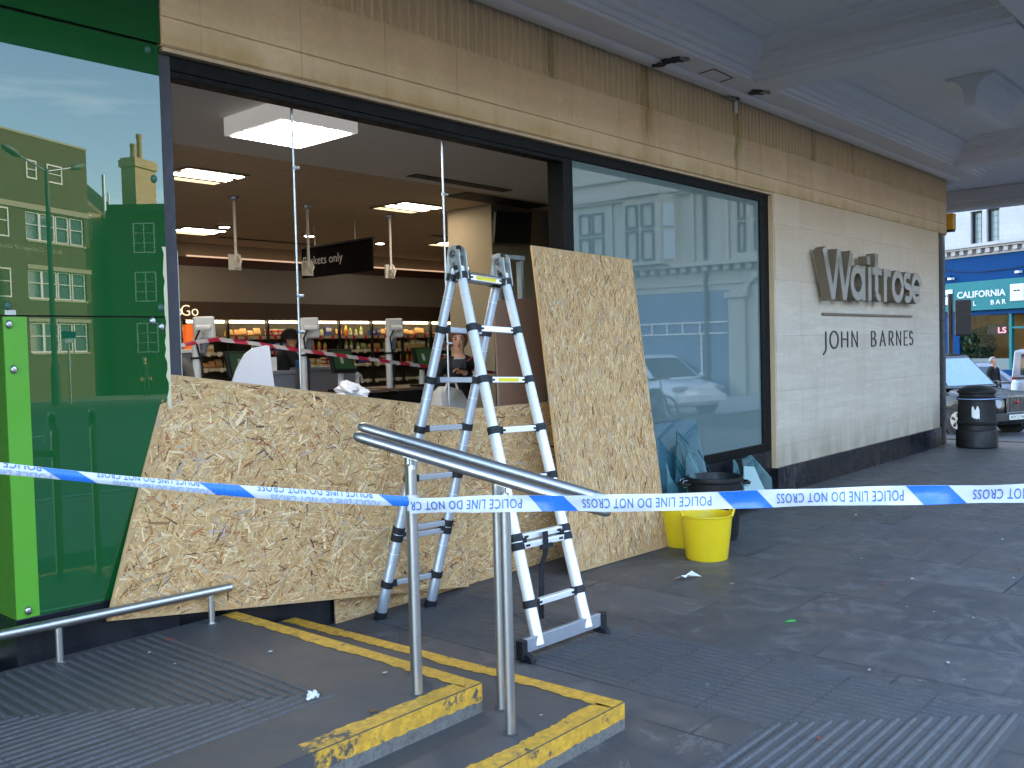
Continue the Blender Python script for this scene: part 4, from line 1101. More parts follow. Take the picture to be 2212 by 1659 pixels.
# ------------------------------------------------------------------ chillers and products
M['chill'] = plain('chiller liner', (.10, .085, .06), .4); M['rail'] = plain('price rail', (.62, .56, .40), .3, .4)
M['tagred'] = plain('red price tag', (.45, .02, .03), .5); M['tagwhite'] = plain('white price tag', (.6, .58, .5), .5)
M['chillglow'] = emit('chiller strip lamp', (1, .80, .48), 1.7)
CB = thing('chiller_cabinet', 'glass fronted chiller cabinet bay of lit shelves along the back wall', 'chiller', (0, 7.6, .25), 'chiller bays along the back wall')
def cpart(nm, mb, m, par=CB): return mb.build(nm, m, par)
SHZ = (1.93, 1.70, 1.47, 1.2)
cpart('carcass', MB().box(0, .68, 8.1, 8.15, .25, 2.168), M['chill'])
for z_ in SHZ:
    s_ = cpart('shelf', MB().box(.015, .66, 7.62, 8.1, z_-.03, z_-.015), M['chill']); cpart('price_rail', MB().box(.015, .66, 7.605, 7.619, z_-.045, z_), M['rail'], s_)
    for tx in (.10, .31, .52): cpart('price_tag', MB().box(tx+.03*math.sin(z_*40+tx*9), tx+.05+.03*math.sin(z_*40+tx*9), 7.5985, 7.604, z_-.06, z_+.004), M['tagred'] if (tx*10+z_*7) % 2 < 1 else M['tagwhite'], s_)
cpart('light_strip', MB().box(.03, .65, 7.63, 7.66, 2.13, 2.16), M['chillglow'])
cpart('door_post', MB().box(-.018, .012, 7.57, 7.62, .4, 2.168), M['black'])
NB = 9; bays = []
for i in range(NB):
    o = CB if i == 0 else copy_tree(CB)
    o.location = (6.80+.68*i, 7.6, .25); bays.append(o)
def prod(name, mb, mats): return mb.build(name, mats, org=(0, 0, 0), smooth=40)
mtub = [plain('pale lid', (.62, .60, .42), .35), plain('red label', (.5, .03, .03), .4), plain('cream tub', (.66, .62, .50), .4)]
def mk_tub():
    m = MB(); m.cur = 2; m.lathe([(.04, 0), (.055, .05)], n=14); m.cur = 1; m.lathe([(.0552, .012), (.0556, .038)], n=14); m.cur = 0; m.lathe([(.058, .05), (.058, .062), (.001, .063)], n=14); return prod('food_tub', m, mtub)
def mk_box(c1, c2):
    m = MB(); m.cur = 0; m.box(-.055, .055, -.04, .04, 0, .15); m.cur = 1; m.box(-.045, .045, -.0412, -.0405, .08, .13); return prod('food_box', m, [plain('carton', c1, .5), plain('carton panel', c2, .5)])
def mk_bot(c1, c2):
    m = MB(); m.cur = 0; m.lathe([(.03, 0), (.032, .10), (.028, .125), (.012, .15), (.012, .17), (.001, .17)], n=12); m.cur = 1; m.lathe([(.0325, .03), (.0328, .085)], n=12); return prod('drink_bottle', m, [plain('bottle', c1, .2), plain('bottle label', c2, .5)])
def mk_bag(c1):
    m = MB(); m.loft([[(-.06, -.01, 0), (.06, -.01, 0), (.06, .03, 0), (-.06, .03, 0)], [(-.065, -.035, .05), (.06, -.03, .05), (.065, .05, .05), (-.06, .05, .05)], [(-.055, -.002, .13), (.055, -.002, .13), (.055, .006, .13), (-.055, .006, .13)]]); return prod('salad_bag', m, [plain('bag film', c1, .25, scale=40, var=.4)])
protos = [(mk_tub(), 'pale lidded tub with a red label on a chiller shelf', 'tub', 'lidded tubs in the chillers'),
    (mk_box((.55, .40, .14), (.7, .68, .6)), 'tan food carton standing on a chiller shelf', 'carton', 'tan cartons in the chillers'),
    (mk_box((.06, .09, .28), (.55, .5, .5)), 'dark blue carton standing on a chiller shelf', 'carton', 'blue cartons in the chillers'),
    (mk_bot((.50, .32, .05), (.6, .12, .05)), 'amber bottle standing on a chiller shelf', 'bottle', 'amber bottles in the chillers'),
    (mk_bot((.30, .34, .10), (.65, .62, .5)), 'olive green bottle standing on a chiller shelf', 'bottle', 'olive bottles in the chillers'),
    (mk_bag((.36, .40, .16)), 'leafy green salad bag on a chiller shelf', 'bag', 'salad bags in the chillers'),
    (mk_bag((.55, .30, .12)), 'orange brown food pouch on a chiller shelf', 'pouch', 'food pouches in the chillers')]
random.seed(21); first = {}
for bi in range(NB):
    for si, z_ in enumerate(SHZ[:3]):
        x_ = .09; pi = random.choice([0, 0, 1, 2, 3, 4, 5, 6] if bi > 1 else [1, 6, 5, 6])
        while x_ < .62:
            if random.random() < .16: x_ += .1; pi = random.choice([0, 1, 2, 3, 4, 5, 6]); continue
            pr_, lb, ct, gr = protos[pi]
            for lv in range(random.choice((1, 2, 2)) if pi == 0 else 1):
                o = pr_ if pi not in first else pr_.copy()
                if pi in first: COL.objects.link(o)
                first[pi] = 1
                o.location = (6.80+.68*bi+x_, 7.70+random.uniform(0, .05), z_-.0145+.0635*lv); o.rotation_euler = (0, 0, random.uniform(-.2, .2)); o.scale = (random.uniform(.85, 1.1), 1, random.uniform(.7, 1.15) if pi else 1)
                tag(o, lb, ct, gr)
            x_ += random.choice((.115, .12, .13))
            if random.random() < .25: pi = random.choice([0, 1, 2, 3, 4, 5, 6])
for pi, q in enumerate(protos):
    if pi not in first: bpy.data.objects.remove(q[0])

# ------------------------------------------------------------------ self checkouts
M['panelgrey'] = plain('blue grey panel', (.16, .17, .20), .5, var=.05); M['counter'] = plain('counter edge wood', (.16, .11, .08), .5)
M['screenl'] = emit('checkout screen', (.04, .22, .05), .010, (.006, .012, .008)); M['screenw'] = emit('screen picture', (.7, .75, .7), .012, (.1, .1, .1))
CKO = thing('self_checkout', 'self checkout with a white scanner head on a pole, leftmost of three', 'checkout', (0, 3.2, .25), 'self checkouts behind the window')
def ck(nm, mb, m, par=CKO, **k): return mb.build(nm, m, par, **k)
ck('base', MB().box(-.05, .85, 3.0, 3.7, .25, 1.22), M['black']); ck('counter', MB().box(-.10, .90, 2.95, 3.75, 1.221, 1.25), M['counter'])
ck('post', MB().tube([(0, 3.2, 1.25), (0, 3.2, 1.80)], .035, 16), M['offwhite'], smooth=40)
hd = ck('scanner_head', MB().obox((.09, 3.2, 1.905), (1, -.42, .02), (.42, 1, 0), (-.04, 0, 1), .095, .035, .105), M['offwhite'], bev=.02)
ck('mount', MB().tube([(-.05, 3.1, 1.90), (.06, 3.04, 1.90)], .028, 14).tube([(0, 3.12, 1.88), (0, 3.2, 1.74)], .03, 12), M['offwhite'], smooth=40)
ck('joint_cap', MB().tube([(.058, 3.042, 1.90), (.066, 3.037, 1.90)], .017, 14), M['black'])
ck('cable', MB().tube([(-.03, 3.07, 1.88), (-.045, 3.12, 1.80), (.0, 3.15, 1.68), (.03, 3.15, 1.55), (.03, 3.16, 1.25)], .008, 8), M['black'], smooth=40)
ck('lamp_arm', MB().bar((.06, 3.2, 1.66), (.14, 3.26, 1.79), .05, .06), M['panelgrey'], bev=.01); ck('clip', MB().tube([(0, 3.2, 1.62), (0, 3.2, 1.64)], .05, 16), M['black'])
sc_ = ck('touch_screen', MB().obox((.34, 3.02, 1.56), (1, .10, -.02), (.0, .32, 1), Vector((-.1, 1, -.3)), .155, .125, .02), M['black'], bev=.006)
ck('screen', MB().obox((.345, 2.9955, 1.572), (1, .10, -.02), (.0, .32, 1), Vector((-.1, 1, -.3)), .13, .095, .0015), M['screenl'], sc_)
ck('picture', MB().obox((.32, 2.9938, 1.575), (1, .10, -.02), (.0, .32, 1), Vector((-.1, 1, -.3)), .022, .04, .0018), M['screenw'], sc_)
ck('screen_stand', MB().tube([(.36, 3.08, 1.25), (.36, 3.06, 1.45)], .03, 12), M['offwhite'], smooth=40)
ck('screen_foot', MB().box(.26, .46, 3.02, 3.16, 1.2505, 1.275), M['black'])
ck('hand_scanner', MB().tube([(.60, 3.1, 1.25), (.60, 3.1, 1.36), (.58, 3.07, 1.42)], .022, 10).tube([(.56, 3.05, 1.43), (.66, 3.12, 1.40), (.70, 3.14, 1.33)], .016, 10), M['offwhite'], smooth=40)
for i, (cx, lb) in enumerate(((4.44, None), (5.61, 'self checkout with a white scanner head on a pole, middle of three'), (6.74, 'self checkout with a white scanner head on a pole, nearest the ladder'))):
    o = CKO if i == 0 else copy_tree(CKO)
    o.location = (cx, 3.2, .25)
    if lb: o['label'] = lb
for (x0_, x1_, y_, zt, lb) in ((4.35, 4.9, 3.9, 1.72, 'pale grey counter unit behind the leftmost checkout screen'), (5.15, 5.65, 3.4, 1.48, 'blue grey counter unit with white boxes on top'), (5.95, 6.6, 3.6, 1.50, 'dark grey partition beside the middle checkout screen')):
    t = thing('counter_unit', lb, 'counter', ((x0_+x1_)/2, y_, .25))
    MB().box(x0_, x1_, y_, y_+.3, .25, zt-.04).build('body', M['panelgrey'], t, bev=.006)
    MB().box(x0_-.01, x1_+.01, y_-.01, y_+.31, zt-.039, zt).build('top', M['offwhite'] if zt > 1.6 else M['panelgrey'], t, bev=.006)
for i, (dx, dz) in enumerate(((.02, .16), (.12, .12), (.20, .14))):
    tag(MB().box(5.15+dx, 5.25+dx, 3.42, 3.62, 1.48, 1.48+dz).build('carton', M['white'], org=(5.2+dx, 3.5, 1.48), bev=.004), ('tall white box at the left on the blue grey counter', 'short white box in the middle on the blue grey counter', 'white box at the right on the blue grey counter')[i], 'box', 'white boxes on the counter')
tag(MB().box(5.74, 5.88, 3.44, 3.52, 1.50, 1.58).build('leaflet_holder', plain('blue leaflet box', (.02, .10, .26), .5), org=(5.8, 3.4, 1.5), bev=.01), 'small blue box on the partition by the middle checkout pole', 'box')
# big curved white sheet standing inside the window
mb = MB(); prof_ = [(3.42, 1.30), (3.457, 1.467), (3.50, 1.54), (3.534, 1.587), (3.585, 1.652), (3.65, 1.692), (3.747, 1.71), (3.764, 1.704), (3.775, 1.56), (3.787, 1.42), (3.80, 1.25), (3.83, .6), (3.33, .6), (3.38, 1.1)]
V = [(x_, .95+.12*math.sin((x_-3.3)*5), z_) for x_, z_ in prof_]
mb.prism(V, (.002, .012, 0)); tag(mb.build('curved_panel', plain('white acrylic', (.62, .60, .60), .45, var=.03), org=(3.6, 1, .6), smooth=30), 'big white curved plastic panel standing inside the left of the window', 'panel')
def crumple(name, c, r, label, cat, mat, seed, n=26, sz=1.0):
    random.seed(seed); mb = MB(); mb.ball((0, 0, 0), r[0], r[1], r[2], 22, 13)
    def f(v):
        k_ = 1+.34*math.sin(v.x*31/sz+seed)*math.sin(v.z*37/sz+seed*2)+.22*math.sin(v.x*71/sz+v.z*53/sz)+random.uniform(-.08, .08)
        return Vector(c)+v*k_
    mb.xf(f); return tag(mb.build(name, mat, org=(c[0], c[1], c[2]-r[2])), label, cat)
M['papr'] = plain('crumpled paper', (.70, .68, .66), .6, var=.05)
crumple('crumpled_paper', (4.61, 1.2, 1.32), (.15, .08, .085), 'crumpled white paper heap lying just behind the long board edge', 'paper', M['papr'], 3)
M['bag'] = plain('white carrier bag', (.55, .53, .49), .4, var=.06)
mb = MB().loft([[(5.55, 1.15, 1.0), (5.85, 1.15, 1.0), (5.85, 1.35, 1.0), (5.55, 1.35, 1.0)], [(5.52, 1.12, 1.12), (5.86, 1.12, 1.15), (5.84, 1.36, 1.15), (5.54, 1.35, 1.12)], [(5.55, 1.18, 1.27), (5.80, 1.17, 1.29), (5.78, 1.32, 1.29), (5.56, 1.32, 1.26)], [(5.62, 1.22, 1.33), (5.70, 1.22, 1.33), (5.70, 1.28, 1.33), (5.62, 1.28, 1.33)]])
CBG = thing('carrier_bag', 'white plastic carrier bag held low by the dark coated woman', 'bag', (5.7, 1.25, 1.0))
mb.build('body', M['bag'], CBG, smooth=60)
MB().tube([(5.60, 1.2, 1.26), (5.66, 1.2, 1.36), (5.74, 1.2, 1.40), (5.79, 1.2, 1.27)], .012, 8).build('handle', M['bag'], CBG, smooth=60)
# red and white tape inside
rt = N('barrier tape'); x, y, z = rt.sep()
st_ = rt.math('GREATER_THAN', rt.math('FRACT', rt.math('MULTIPLY', rt.math('ADD', x, rt.math('MULTIPLY', z, .9)), 4.4)), .5)
rt.p(Base_Color=rt.mix(st_, (.42, .37, .35), (.34, .015, .035)), Roughness=.35)
pts = [(3.4, 2.3, 1.70), (3.691, 2.2, 1.724), (3.90, 2.2, 1.761), (4.065, 2.2, 1.778), (4.45, 2.2, 1.735), (4.87, 2.2, 1.674), (5.5, 2.2, 1.595), (6.274, 2.2, 1.499), (7.084, 2.2, 1.416), (7.7, 2.3, 1.37)]
mb = MB(); V = []
for i, p in enumerate(pts):
    tw = .3*math.sin(i*1.7); V += [(p[0], p[1]-.012*math.sin(tw), p[2]-.016), (p[0], p[1]+.012*math.sin(tw), p[2]+.016)]
mb.add(V, [(2*i, 2*i+2, 2*i+3, 2*i+1) for i in range(len(pts)-1)]); tag(mb.build('barrier_tape', rt.m, org=(5, 2.2, 1.6)), 'red and white striped tape sagging across the shop past the checkouts', 'tape')

# ------------------------------------------------------------------ people
M['skin'] = plain('skin', (.48, .25, .16), .5, var=.06, scale=20); M['skin2'] = plain('warm lit skin', (.42, .20, .11), .5, var=.06)
M['coat'] = plain('black coat', (.004, .004, .0045), .8); M['jacket'] = plain('grey brown jacket', (.075, .062, .05), .85, var=.2); M['navy'] = plain('dark jacket', (.010, .010, .012), .85)
M['hair'] = plain('auburn hair', (.09, .035, .018), .5, var=.3, scale=60, stretch=(8, 8, 1)); M['greyhair'] = plain('grey hair', (.3, .28, .26), .6, var=.2, scale=60)
M['trouser'] = plain('dark trousers', (.02, .02, .025), .85); M['hat'] = plain('black knit', (.008, .008, .009), .95, bump=.4)
M['eye'] = plain('dark eye', (.01, .007, .005), .3); M['lip'] = plain('lips', (.32, .09, .07), .5); M['brow'] = plain('eyebrow', (.05, .02, .012), .7)
def skin_person(name, label, cat, base, heading, joints, mats, group=None):
    """joints: name -> (x right, y forward, z up, radius, parent, material); heading = direction the person faces"""
    f = Vector((heading[0], heading[1], 0)).normalized(); r = Vector((f.y, -f.x, 0)); b = Vector(base)
    W = lambda p: b+r*p[0]+f*p[1]+Vector((0, 0, p[2]))
    T = thing(name, label, cat, base, group)
    keys = list(joints); idx = {k_: i for i, k_ in enumerate(keys)}
    vs = [W(joints[k_]) for k_ in keys]; es = [(idx[joints[k_][4]], idx[k_]) for k_ in keys if joints[k_][4]]
    me = bpy.data.meshes.new('body'); me.from_pydata([tuple(v) for v in vs], es, []); me.update()
    ob = bpy.data.objects.new('body', me); COL.objects.link(ob)
    sm = ob.modifiers.new('s', 'SKIN'); sm.use_smooth_shade = True
    for i, k_ in enumerate(keys):
        rr = joints[k_][3]; rr = rr if isinstance(rr, tuple) else (rr, rr)
        me.skin_vertices[0].data[i].radius = rr; me.skin_vertices[0].data[i].use_root = (i == 0)
    ss = ob.modifiers.new('d', 'SUBSURF'); ss.levels = 2; ss.render_levels = 2
    dg = bpy.context.evaluated_depsgraph_get(); dg.update()
    m2 = bpy.data.meshes.new_from_object(ob.evaluated_get(dg)); bpy.data.objects.remove(ob)
    mlist = list(dict.fromkeys(joints[k_][5] for k_ in keys))
    m2.materials.clear()
    for q in mlist: m2.materials.append(mats[q])
    segs = [(vs[idx[joints[k_][4]]], vs[idx[k_]], mlist.index(joints[k_][5])) for k_ in keys if joints[k_][4]]
    for p in m2.polygons:
        c_ = p.center; best = None
        for a, e, mi in segs:
            ab = e-a; t = max(0, min(1, (c_-a).dot(ab)/max(1e-9, ab.length_squared))); d_ = (a+ab*t-c_).length
            if best is None or d_ < best[0]: best = (d_, mi)
        p.material_index = best[1]; p.use_smooth = True
    o_ = Vector(base)
    for v in m2.vertices: v.co = v.co-o_
    bo = bpy.data.objects.new('body', m2); COL.objects.link(bo); bo.parent = T; ORG[bo.as_pointer()] = o_
    return T, W
def body_joints(H=1.65, top='coat', legs='trouser', skin='skin', arms=None, wide=1.0):
    s = H/1.70
    J = {'pelvis': (0, 0, .92*s, (.14*s*wide, .105*s), None, top), 'waist': (0, 0, 1.08*s, (.135*s*wide, .10*s), 'pelvis', top), 'chest': (0, 0, 1.26*s, (.155*s*wide, .115*s), 'waist', top),
         'collar': (0, -.005, 1.40*s, (.10*s, .08*s), 'chest', top), 'neck': (0, .0, 1.47*s, .052*s, 'collar', skin), 'jaw': (0, .022*s, 1.535*s, (.058*s, .066*s), 'neck', skin), 'face': (0, .012*s, 1.60*s, (.070*s, .082*s), 'jaw', skin), 'crown': (0, -.004, 1.665*s, (.062*s, .074*s), 'face', skin)}
    for sd, q in ((-1, 'l'), (1, 'r')):
        J['sh'+q] = (sd*.175*s*wide, 0, 1.365*s, .062*s, 'collar', top)
        el, wr = (arms or {}).get(q, ((sd*.23*s, 0, 1.08*s), (sd*.24*s, .05, .84*s)))
        J['el'+q] = (*el, .048*s, 'sh'+q, top); J['wr'+q] = (*wr, .032*s, 'el'+q, top)
        d = (Vector(wr)-Vector(el)).normalized(); side = Vector((-sd, 0, 0)); side = (side-d*side.dot(d)).normalized(); nr = d.cross(side)
        pm = Vector(wr)+d*.06; J['pm'+q] = (*pm, (.030, .018), 'wr'+q, skin)
        for i in range(4):
            off = side*((i-1.5)*.019); L_ = (.040, .048, .046, .036)[i]
            k1 = pm+off+d*.035; k2 = k1+d*L_*.7-nr*(.016*sd); k3 = k2+d*L_*.35-nr*(.028*sd)
            J[f'f{i}a'+q] = (*k1, .0098, 'pm'+q, skin); J[f'f{i}b'+q] = (*k2, .0088, f'f{i}a'+q, skin); J[f'f{i}c'+q] = (*k3, .0078, f'f{i}b'+q, skin)
        t1 = Vector(wr)+d*.035+side*.036; J['ta'+q] = (*t1, .011, 'pm'+q, skin); t2 = t1+d*.03+side*.012-nr*(.012*sd); J['tb'+q] = (*t2, .009, 'ta'+q, skin)
        J['hip'+q] = (sd*.085*s, 0, .84*s, .098*s, 'pelvis', legs); J['kn'+q] = (sd*.095*s, .02, .48*s, .062*s, 'hip'+q, legs); J['an'+q] = (sd*.10*s, 0, .09*s, .045*s, 'kn'+q, legs); J['to'+q] = (sd*.11*s, .13*s, .045*s, .038*s, 'an'+q, legs)
    return J
def face_bits(T, W, s, H=1.65):
    s = H/1.70
    def bit(nm, p, rx, ry, rz, m): 
        q = W(p); MB().ball(q, rx, ry, rz, 10, 6).build(nm, M[m], T, smooth=80)
    for sd in (-1, 1):
        bit('eye', (sd*.030*s, .084*s, 1.612*s), .011, .008, .0065, 'eye'); bit('eyebrow', (sd*.031*s, .086*s, 1.635*s), .017, .008, .005, 'brow'); bit('ear', (sd*.074*s, .0, 1.595*s), .012, .018, .030, 'skin')
    bit('nose', (0, .098*s, 1.583*s), .012, .013, .024, 'skin'); bit('mouth', (0, .088*s, 1.545*s), .023, .009, .007, 'lip')
# woman by the window, camera raised in her hands
wp = (6.06, 1.45, .25); hd_ = Vector((0, -4.55))-Vector((6.06, 1.45)); hd_.normalize()
J = body_joints(1.57, arms={'l': ((-.24, .06, 1.06), (-.05, .26, 1.19)), 'r': ((.24, .06, 1.05), (.07, .25, 1.12))})
WT, WW = skin_person('person', 'woman in a black coat raising a black camera behind the ladder', 'person', wp, hd_, J, M)
face_bits(WT, WW, 1, 1.57)
def hairshape(T, W, s, mat, low=-.02, back=True, H=1.65, side=True):
    mb = MB(); c_ = Vector((0, -.012, 1.618*H/1.70)); mb.ball((0, 0, 0), .086, .098, .100, 20, 14)
    V = []
    for v in mb.v:
        p = Vector(v)
        if p.y > .03 and p.z < .055: p = Vector((p.x*.98, .028+.3*(p.y-.03), p.z))
        if p.z < -.03: p.z = p.z*1.0
        V.append(W(c_+p))
    mb.v = [tuple(v) for v in V]; mb.build('hair', mat, T, smooth=60)
hairshape(WT, WW, 1, M['hair'], H=1.57)
mb = MB(); a, b_, c_ = WW((-.045, .10, 1.32)), WW((.045, .10, 1.32)), WW((0, .125, 1.20)); mb.prism([a, b_, c_], Vector((hd_.x*.01, hd_.y*.01, 0))); mb.build('shirt', plain('striped shirt', (.4, .42, .46), .7), WT)
cm = thing('camera_in_hand', 'black camera with a red strap held by the woman in the black coat', 'camera', tuple(WW((.0, .33, 1.25))))
q = WW((0, .34, 1.27)); rr_ = Vector((hd_.y, -hd_.x, 0)); ff = Vector((hd_.x, hd_.y, 0))
MB().obox(q, rr_, ff, (0, 0, 1), .065, .03, .045).build('body', M['black'], cm, bev=.008); MB().tube([q+ff*.03, q+ff*.09], .032, 18).build('lens', M['black'], cm, smooth=40)
MB().bar(q-rr_*.065+Vector((0, 0, .02)), q-rr_*.13+Vector((0, 0, .07)), .012, .004).build('strap', plain('red strap', (.5, .03, .03), .6), cm)
# man in a black beanie bending at the counter, seen from behind and the side
J = body_joints(1.74, top='navy', skin='skin2', arms={'l': ((-.25, .10, 1.12), (-.12, .36, 1.10)), 'r': ((.25, .10, 1.12), (.14, .36, 1.08))})
for k_ in ('jaw', 'face', 'crown', 'neck'):
    a = J[k_]; J[k_] = (a[0], a[1]+.05, a[2]-.03, *a[3:])
MT, MW = skin_person('person', 'man in a black beanie and dark jacket looking down among the shelves', 'person', (6.57, 4.85, .25), (.95, -.32), J, M)
mb = MB(); mb.ball((0, 0, 0), .100, .112, .10, 20, 12); mb.v = [tuple(MW(Vector((v[0], v[1]+.045, max(v[2], -.028)+1.605)))) for v in mb.v]; mb.build('hat', M['hat'], MT, smooth=60)
MB().ball(MW((0, .145, 1.57)), .014, .016, .024, 10, 6).build('nose', M['skin2'], MT, smooth=60)
for sd in (-1, 1): MB().ball(MW((sd*.03, .135, 1.595)), .01, .01, .006, 8, 5).build('eye', M['eye'], MT, smooth=60); MB().ball(MW((sd*.078, .05, 1.58)), .014, .014, .028, 8, 6).build('ear', M['skin2'], MT, smooth=60)
# shopper half hidden by the window post
J = body_joints(1.66, top='jacket', skin='skin2', wide=1.15)
ST, SW = skin_person('person', 'shopper in a grey brown hooded jacket half hidden by the left window post', 'person', (3.50, 2.1, .25), (.5, .85), J, M)
hairshape(ST, SW, 1, M['hat'], H=1.66)
mb = MB(); mb.tube([SW((-.09, -.06, 1.40)), SW((0, -.12, 1.42)), SW((.09, -.06, 1.40)), SW((.1, .03, 1.39))], [.04, .055, .045, .03], 12); mb.build('hood', M['jacket'], ST, smooth=60)

# ------------------------------------------------------------------ street: cars
M['carblack'] = plain('black car paint', (.002, .002, .003), .3, var=.05, coat=.35); M['carsilver'] = plain('silver car paint', (.24, .27, .32), .35, .2, var=.02, coat=.5); M['carwhite'] = plain('white car paint', (.70, .71, .72), .25, var=.02, coat=.6)
M['carglass'] = plain('car glass', (.03, .045, .055), .04, var=.05, spec=.9); M['screen'] = plain('windscreen with painted reflection', (.16, .25, .30), .05, spec=.9, var=.2)  # windscreen copy has a pale blue reflection put into its colour
M['tyre'] = plain('tyre', (.015, .015, .016), .85); M['rim'] = plain('wheel rim', (.42, .43, .44), .3, .9); M['chrome'] = plain('chrome', (.7, .7, .72), .12, 1.0)
M['lampred'] = plain('tail lamp red', (.45, .01, .015), .2); M['lampglass'] = plain('head lamp glass', (.30, .32, .35), .3, spec=.5); M['plate'] = plain('number plate', (.62, .62, .56), .5); M['amber'] = plain('amber lamp', (.7, .25, .02), .3)
def car(label, cat, loc, head, L, Wd, body, cab, paint, wheel=.32, wx=(.18, .81), plate=None, taxi=False, glass='carglass', name='car'):
    f = Vector((*head, 0)).normalized(); l = Vector((-f.y, f.x, 0)); b0 = Vector(loc); W = lambda x, y, z: b0+f*x+l*y+Vector((0, 0, z))
    T = thing(name, label, cat, loc); hw = Wd/2
    mb = MB(); rings = []
    for (x, k, zb, zt) in body:     # x 0 = nose, k width factor
        ring = []
        for i in range(20):
            t = 2*math.pi*i/20; cy, sz = math.cos(t), math.sin(t); e = .42
            ring.append(W(-x*L, hw*k*math.copysign(abs(cy)**e, cy), (zb+zt)/2+(zt-zb)/2*math.copysign(abs(sz)**e, sz)))
        rings.append(ring)
    mb.loft(rings); bd = mb.build('body', M[paint], T, smooth=50)
    xb0, xb1, xt0, xt1, zb, zt, kt = cab     # bottom front/back, top front/back
    def cp(u, v, face):
        wb, wt = hw*.95, hw*kt
        P = {'fl': (xb0, wb, zb), 'fr': (xb0, -wb, zb), 'bl': (xb1, wb, zb), 'br': (xb1, -wb, zb)}; Q = {'fl': (xt0, wt, zt), 'fr': (xt0, -wt, zt), 'bl': (xt1, wt, zt), 'br': (xt1, -wt, zt)}
        a, c = face; A0, C0, A1, C1 = (Vector(P[a]), Vector(P[c]), Vector(Q[a]), Vector(Q[c]))
        p = A0.lerp(C0, u).lerp(A1.lerp(C1, u), v); return W(-p.x*L, p.y, p.z)
    cb = MB(); rg = lambda v: [cp(0, v, ('fl', 'fr')), cp(1, v, ('fl', 'fr')), cp(1, v, ('bl', 'br')), cp(0, v, ('bl', 'br'))]
    r0, r1 = rg(0), rg(1); c_ = sum(r1, Vector())/4
    cb.loft([r0, r1, [p.lerp(c_, .12)+Vector((0, 0, .045)) for p in r1]]); cbo = cb.build('roof', M[paint], T, bev=.04, seg=3)
    def win(face, u0, u1, v0, v1, nm='window', m_=None):
        q = [cp(u0, v0, face), cp(u1, v0, face), cp(u1, v1, face), cp(u0, v1, face)]; n = (q[1]-q[0]).cross(q[3]-q[0]).normalized(); ce = sum(q, Vector())/4
        if n.dot(ce-W(-.5*L, 0, .8)) < 0: n = -n
        MB().prism([p+n*.006 for p in q], n*.004).build(nm, M[m_ or glass], T)
    win(('fl', 'fr'), .06, .94, .08, .92, 'windscreen', 'screen' if taxi else None); win(('bl', 'br'), .08, .92, .1, .9, 'rear_window')
    for s_ in (('fl', 'bl'), ('fr', 'br')): win(s_, .07, .46, .1, .88); win(s_, .50, .93, .1, .88)
    for x in wx:
        for sd in (-1, 1):
            c0 = W(-x*L, sd*(hw-.10), wheel); wb_ = MB(); a_ = l*sd
            wb_.tube([c0-a_*.10, c0-a_*.09, c0+a_*.09, c0+a_*.105], [wheel-.02, wheel, wheel, wheel-.03], 28); w_ = wb_.build('wheel', M['tyre'], T, smooth=40)
            rm = MB(); rm.tube([c0+a_*.085, c0+a_*.108], [wheel*.62, wheel*.60], 24)
            rm.build('rim', M['rim'], w_, smooth=40)
            ho = MB()
            for i in range(5):
                a0 = 2*math.pi*i/5+.3; d_ = f*math.cos(a0)+Vector((0, 0, math.sin(a0))); ho.obox(c0+a_*.1095+d_*wheel*.38, d_, a_.cross(d_), a_, wheel*.15, wheel*.10, .002)
            ho.build('rim_opening', M['black'], w_)
            ar = MB().tube([c0-a_*.085, c0+a_*.094], wheel+.05, 28); ar.build('wheel_arch', M['black'], T, smooth=40)
    for sd in (-1, 1):
        z_ = body[1][3]-.16; x_ = body[1][0]
        if taxi: MB().tube([W(-.012*L, sd*hw*.60, .72), W(.004*L, sd*hw*.60, .72)], [.10, .09], 20).build('headlight', M['lampglass'], T, smooth=40); MB().ball(W(-.02*L, sd*hw*.86, .66), .05, .05, .04).build('indicator', M['amber'], T)
        else: MB().obox(W(-.03*L, sd*hw*.70, .66), f, l, (0, 0, 1), .10, .17, .06).build('headlight', M['lampglass'], T, bev=.03)
        MB().obox(W(-.985*L, sd*hw*.80, .92), f, l, (0, 0, 1), .06, .07, .20).build('tail_light', M['lampred'], T, bev=.02)
        MB().obox(W(-(xb0+.04)*L, sd*(hw+.09), zb+.07), f, l, (0, 0, 1), .06, .08, .06).build('mirror', M[paint], T, bev=.03)
    MB().obox(W(.0*L, 0, .42), f, l, (0, 0, 1), .05, hw*.86, .10).build('bumper', M['black'] if taxi else M[paint], T, bev=.03)
    if taxi:
        g = MB().obox(W(.012, 0, .70), f, l, (0, 0, 1), .015, .30, .17).build('grille', M['black'], T, bev=.02)
        ch = MB()
        for i in range(13): ch.obox(W(.030, -.26+.52*i/12, .70), f, l, (0, 0, 1), .004, .007, .15)
        ch.obox(W(.03, 0, .875), f, l, (0, 0, 1), .008, .31, .018); ch.obox(W(.03, 0, .525), f, l, (0, 0, 1), .008, .31, .014); ch.obox(W(.03, .305, .70), f, l, (0, 0, 1), .008, .014, .17); ch.obox(W(.03, -.305, .70), f, l, (0, 0, 1), .008, .014, .17)
        ch.build('grille_bars', M['chrome'], g); MB().ball(W(.037, 0, .74), .035, .035, .04).build('badge', M['lampred'], g)
    if plate:
        pl = MB().obox(W(.055 if taxi else .05, 0, .42), f, l, (0, 0, 1), .004, .26, .055).build('number_plate', M['plate'], T)
        mb = MB(); put_text(mb, plate, W(.0605 if taxi else .056, -.235, .385), l, (0, 0, 1), width=.47, height=.07, extrude=.001, bold=.01); mb.build('plate_lettering', M['black'], pl)
    return T
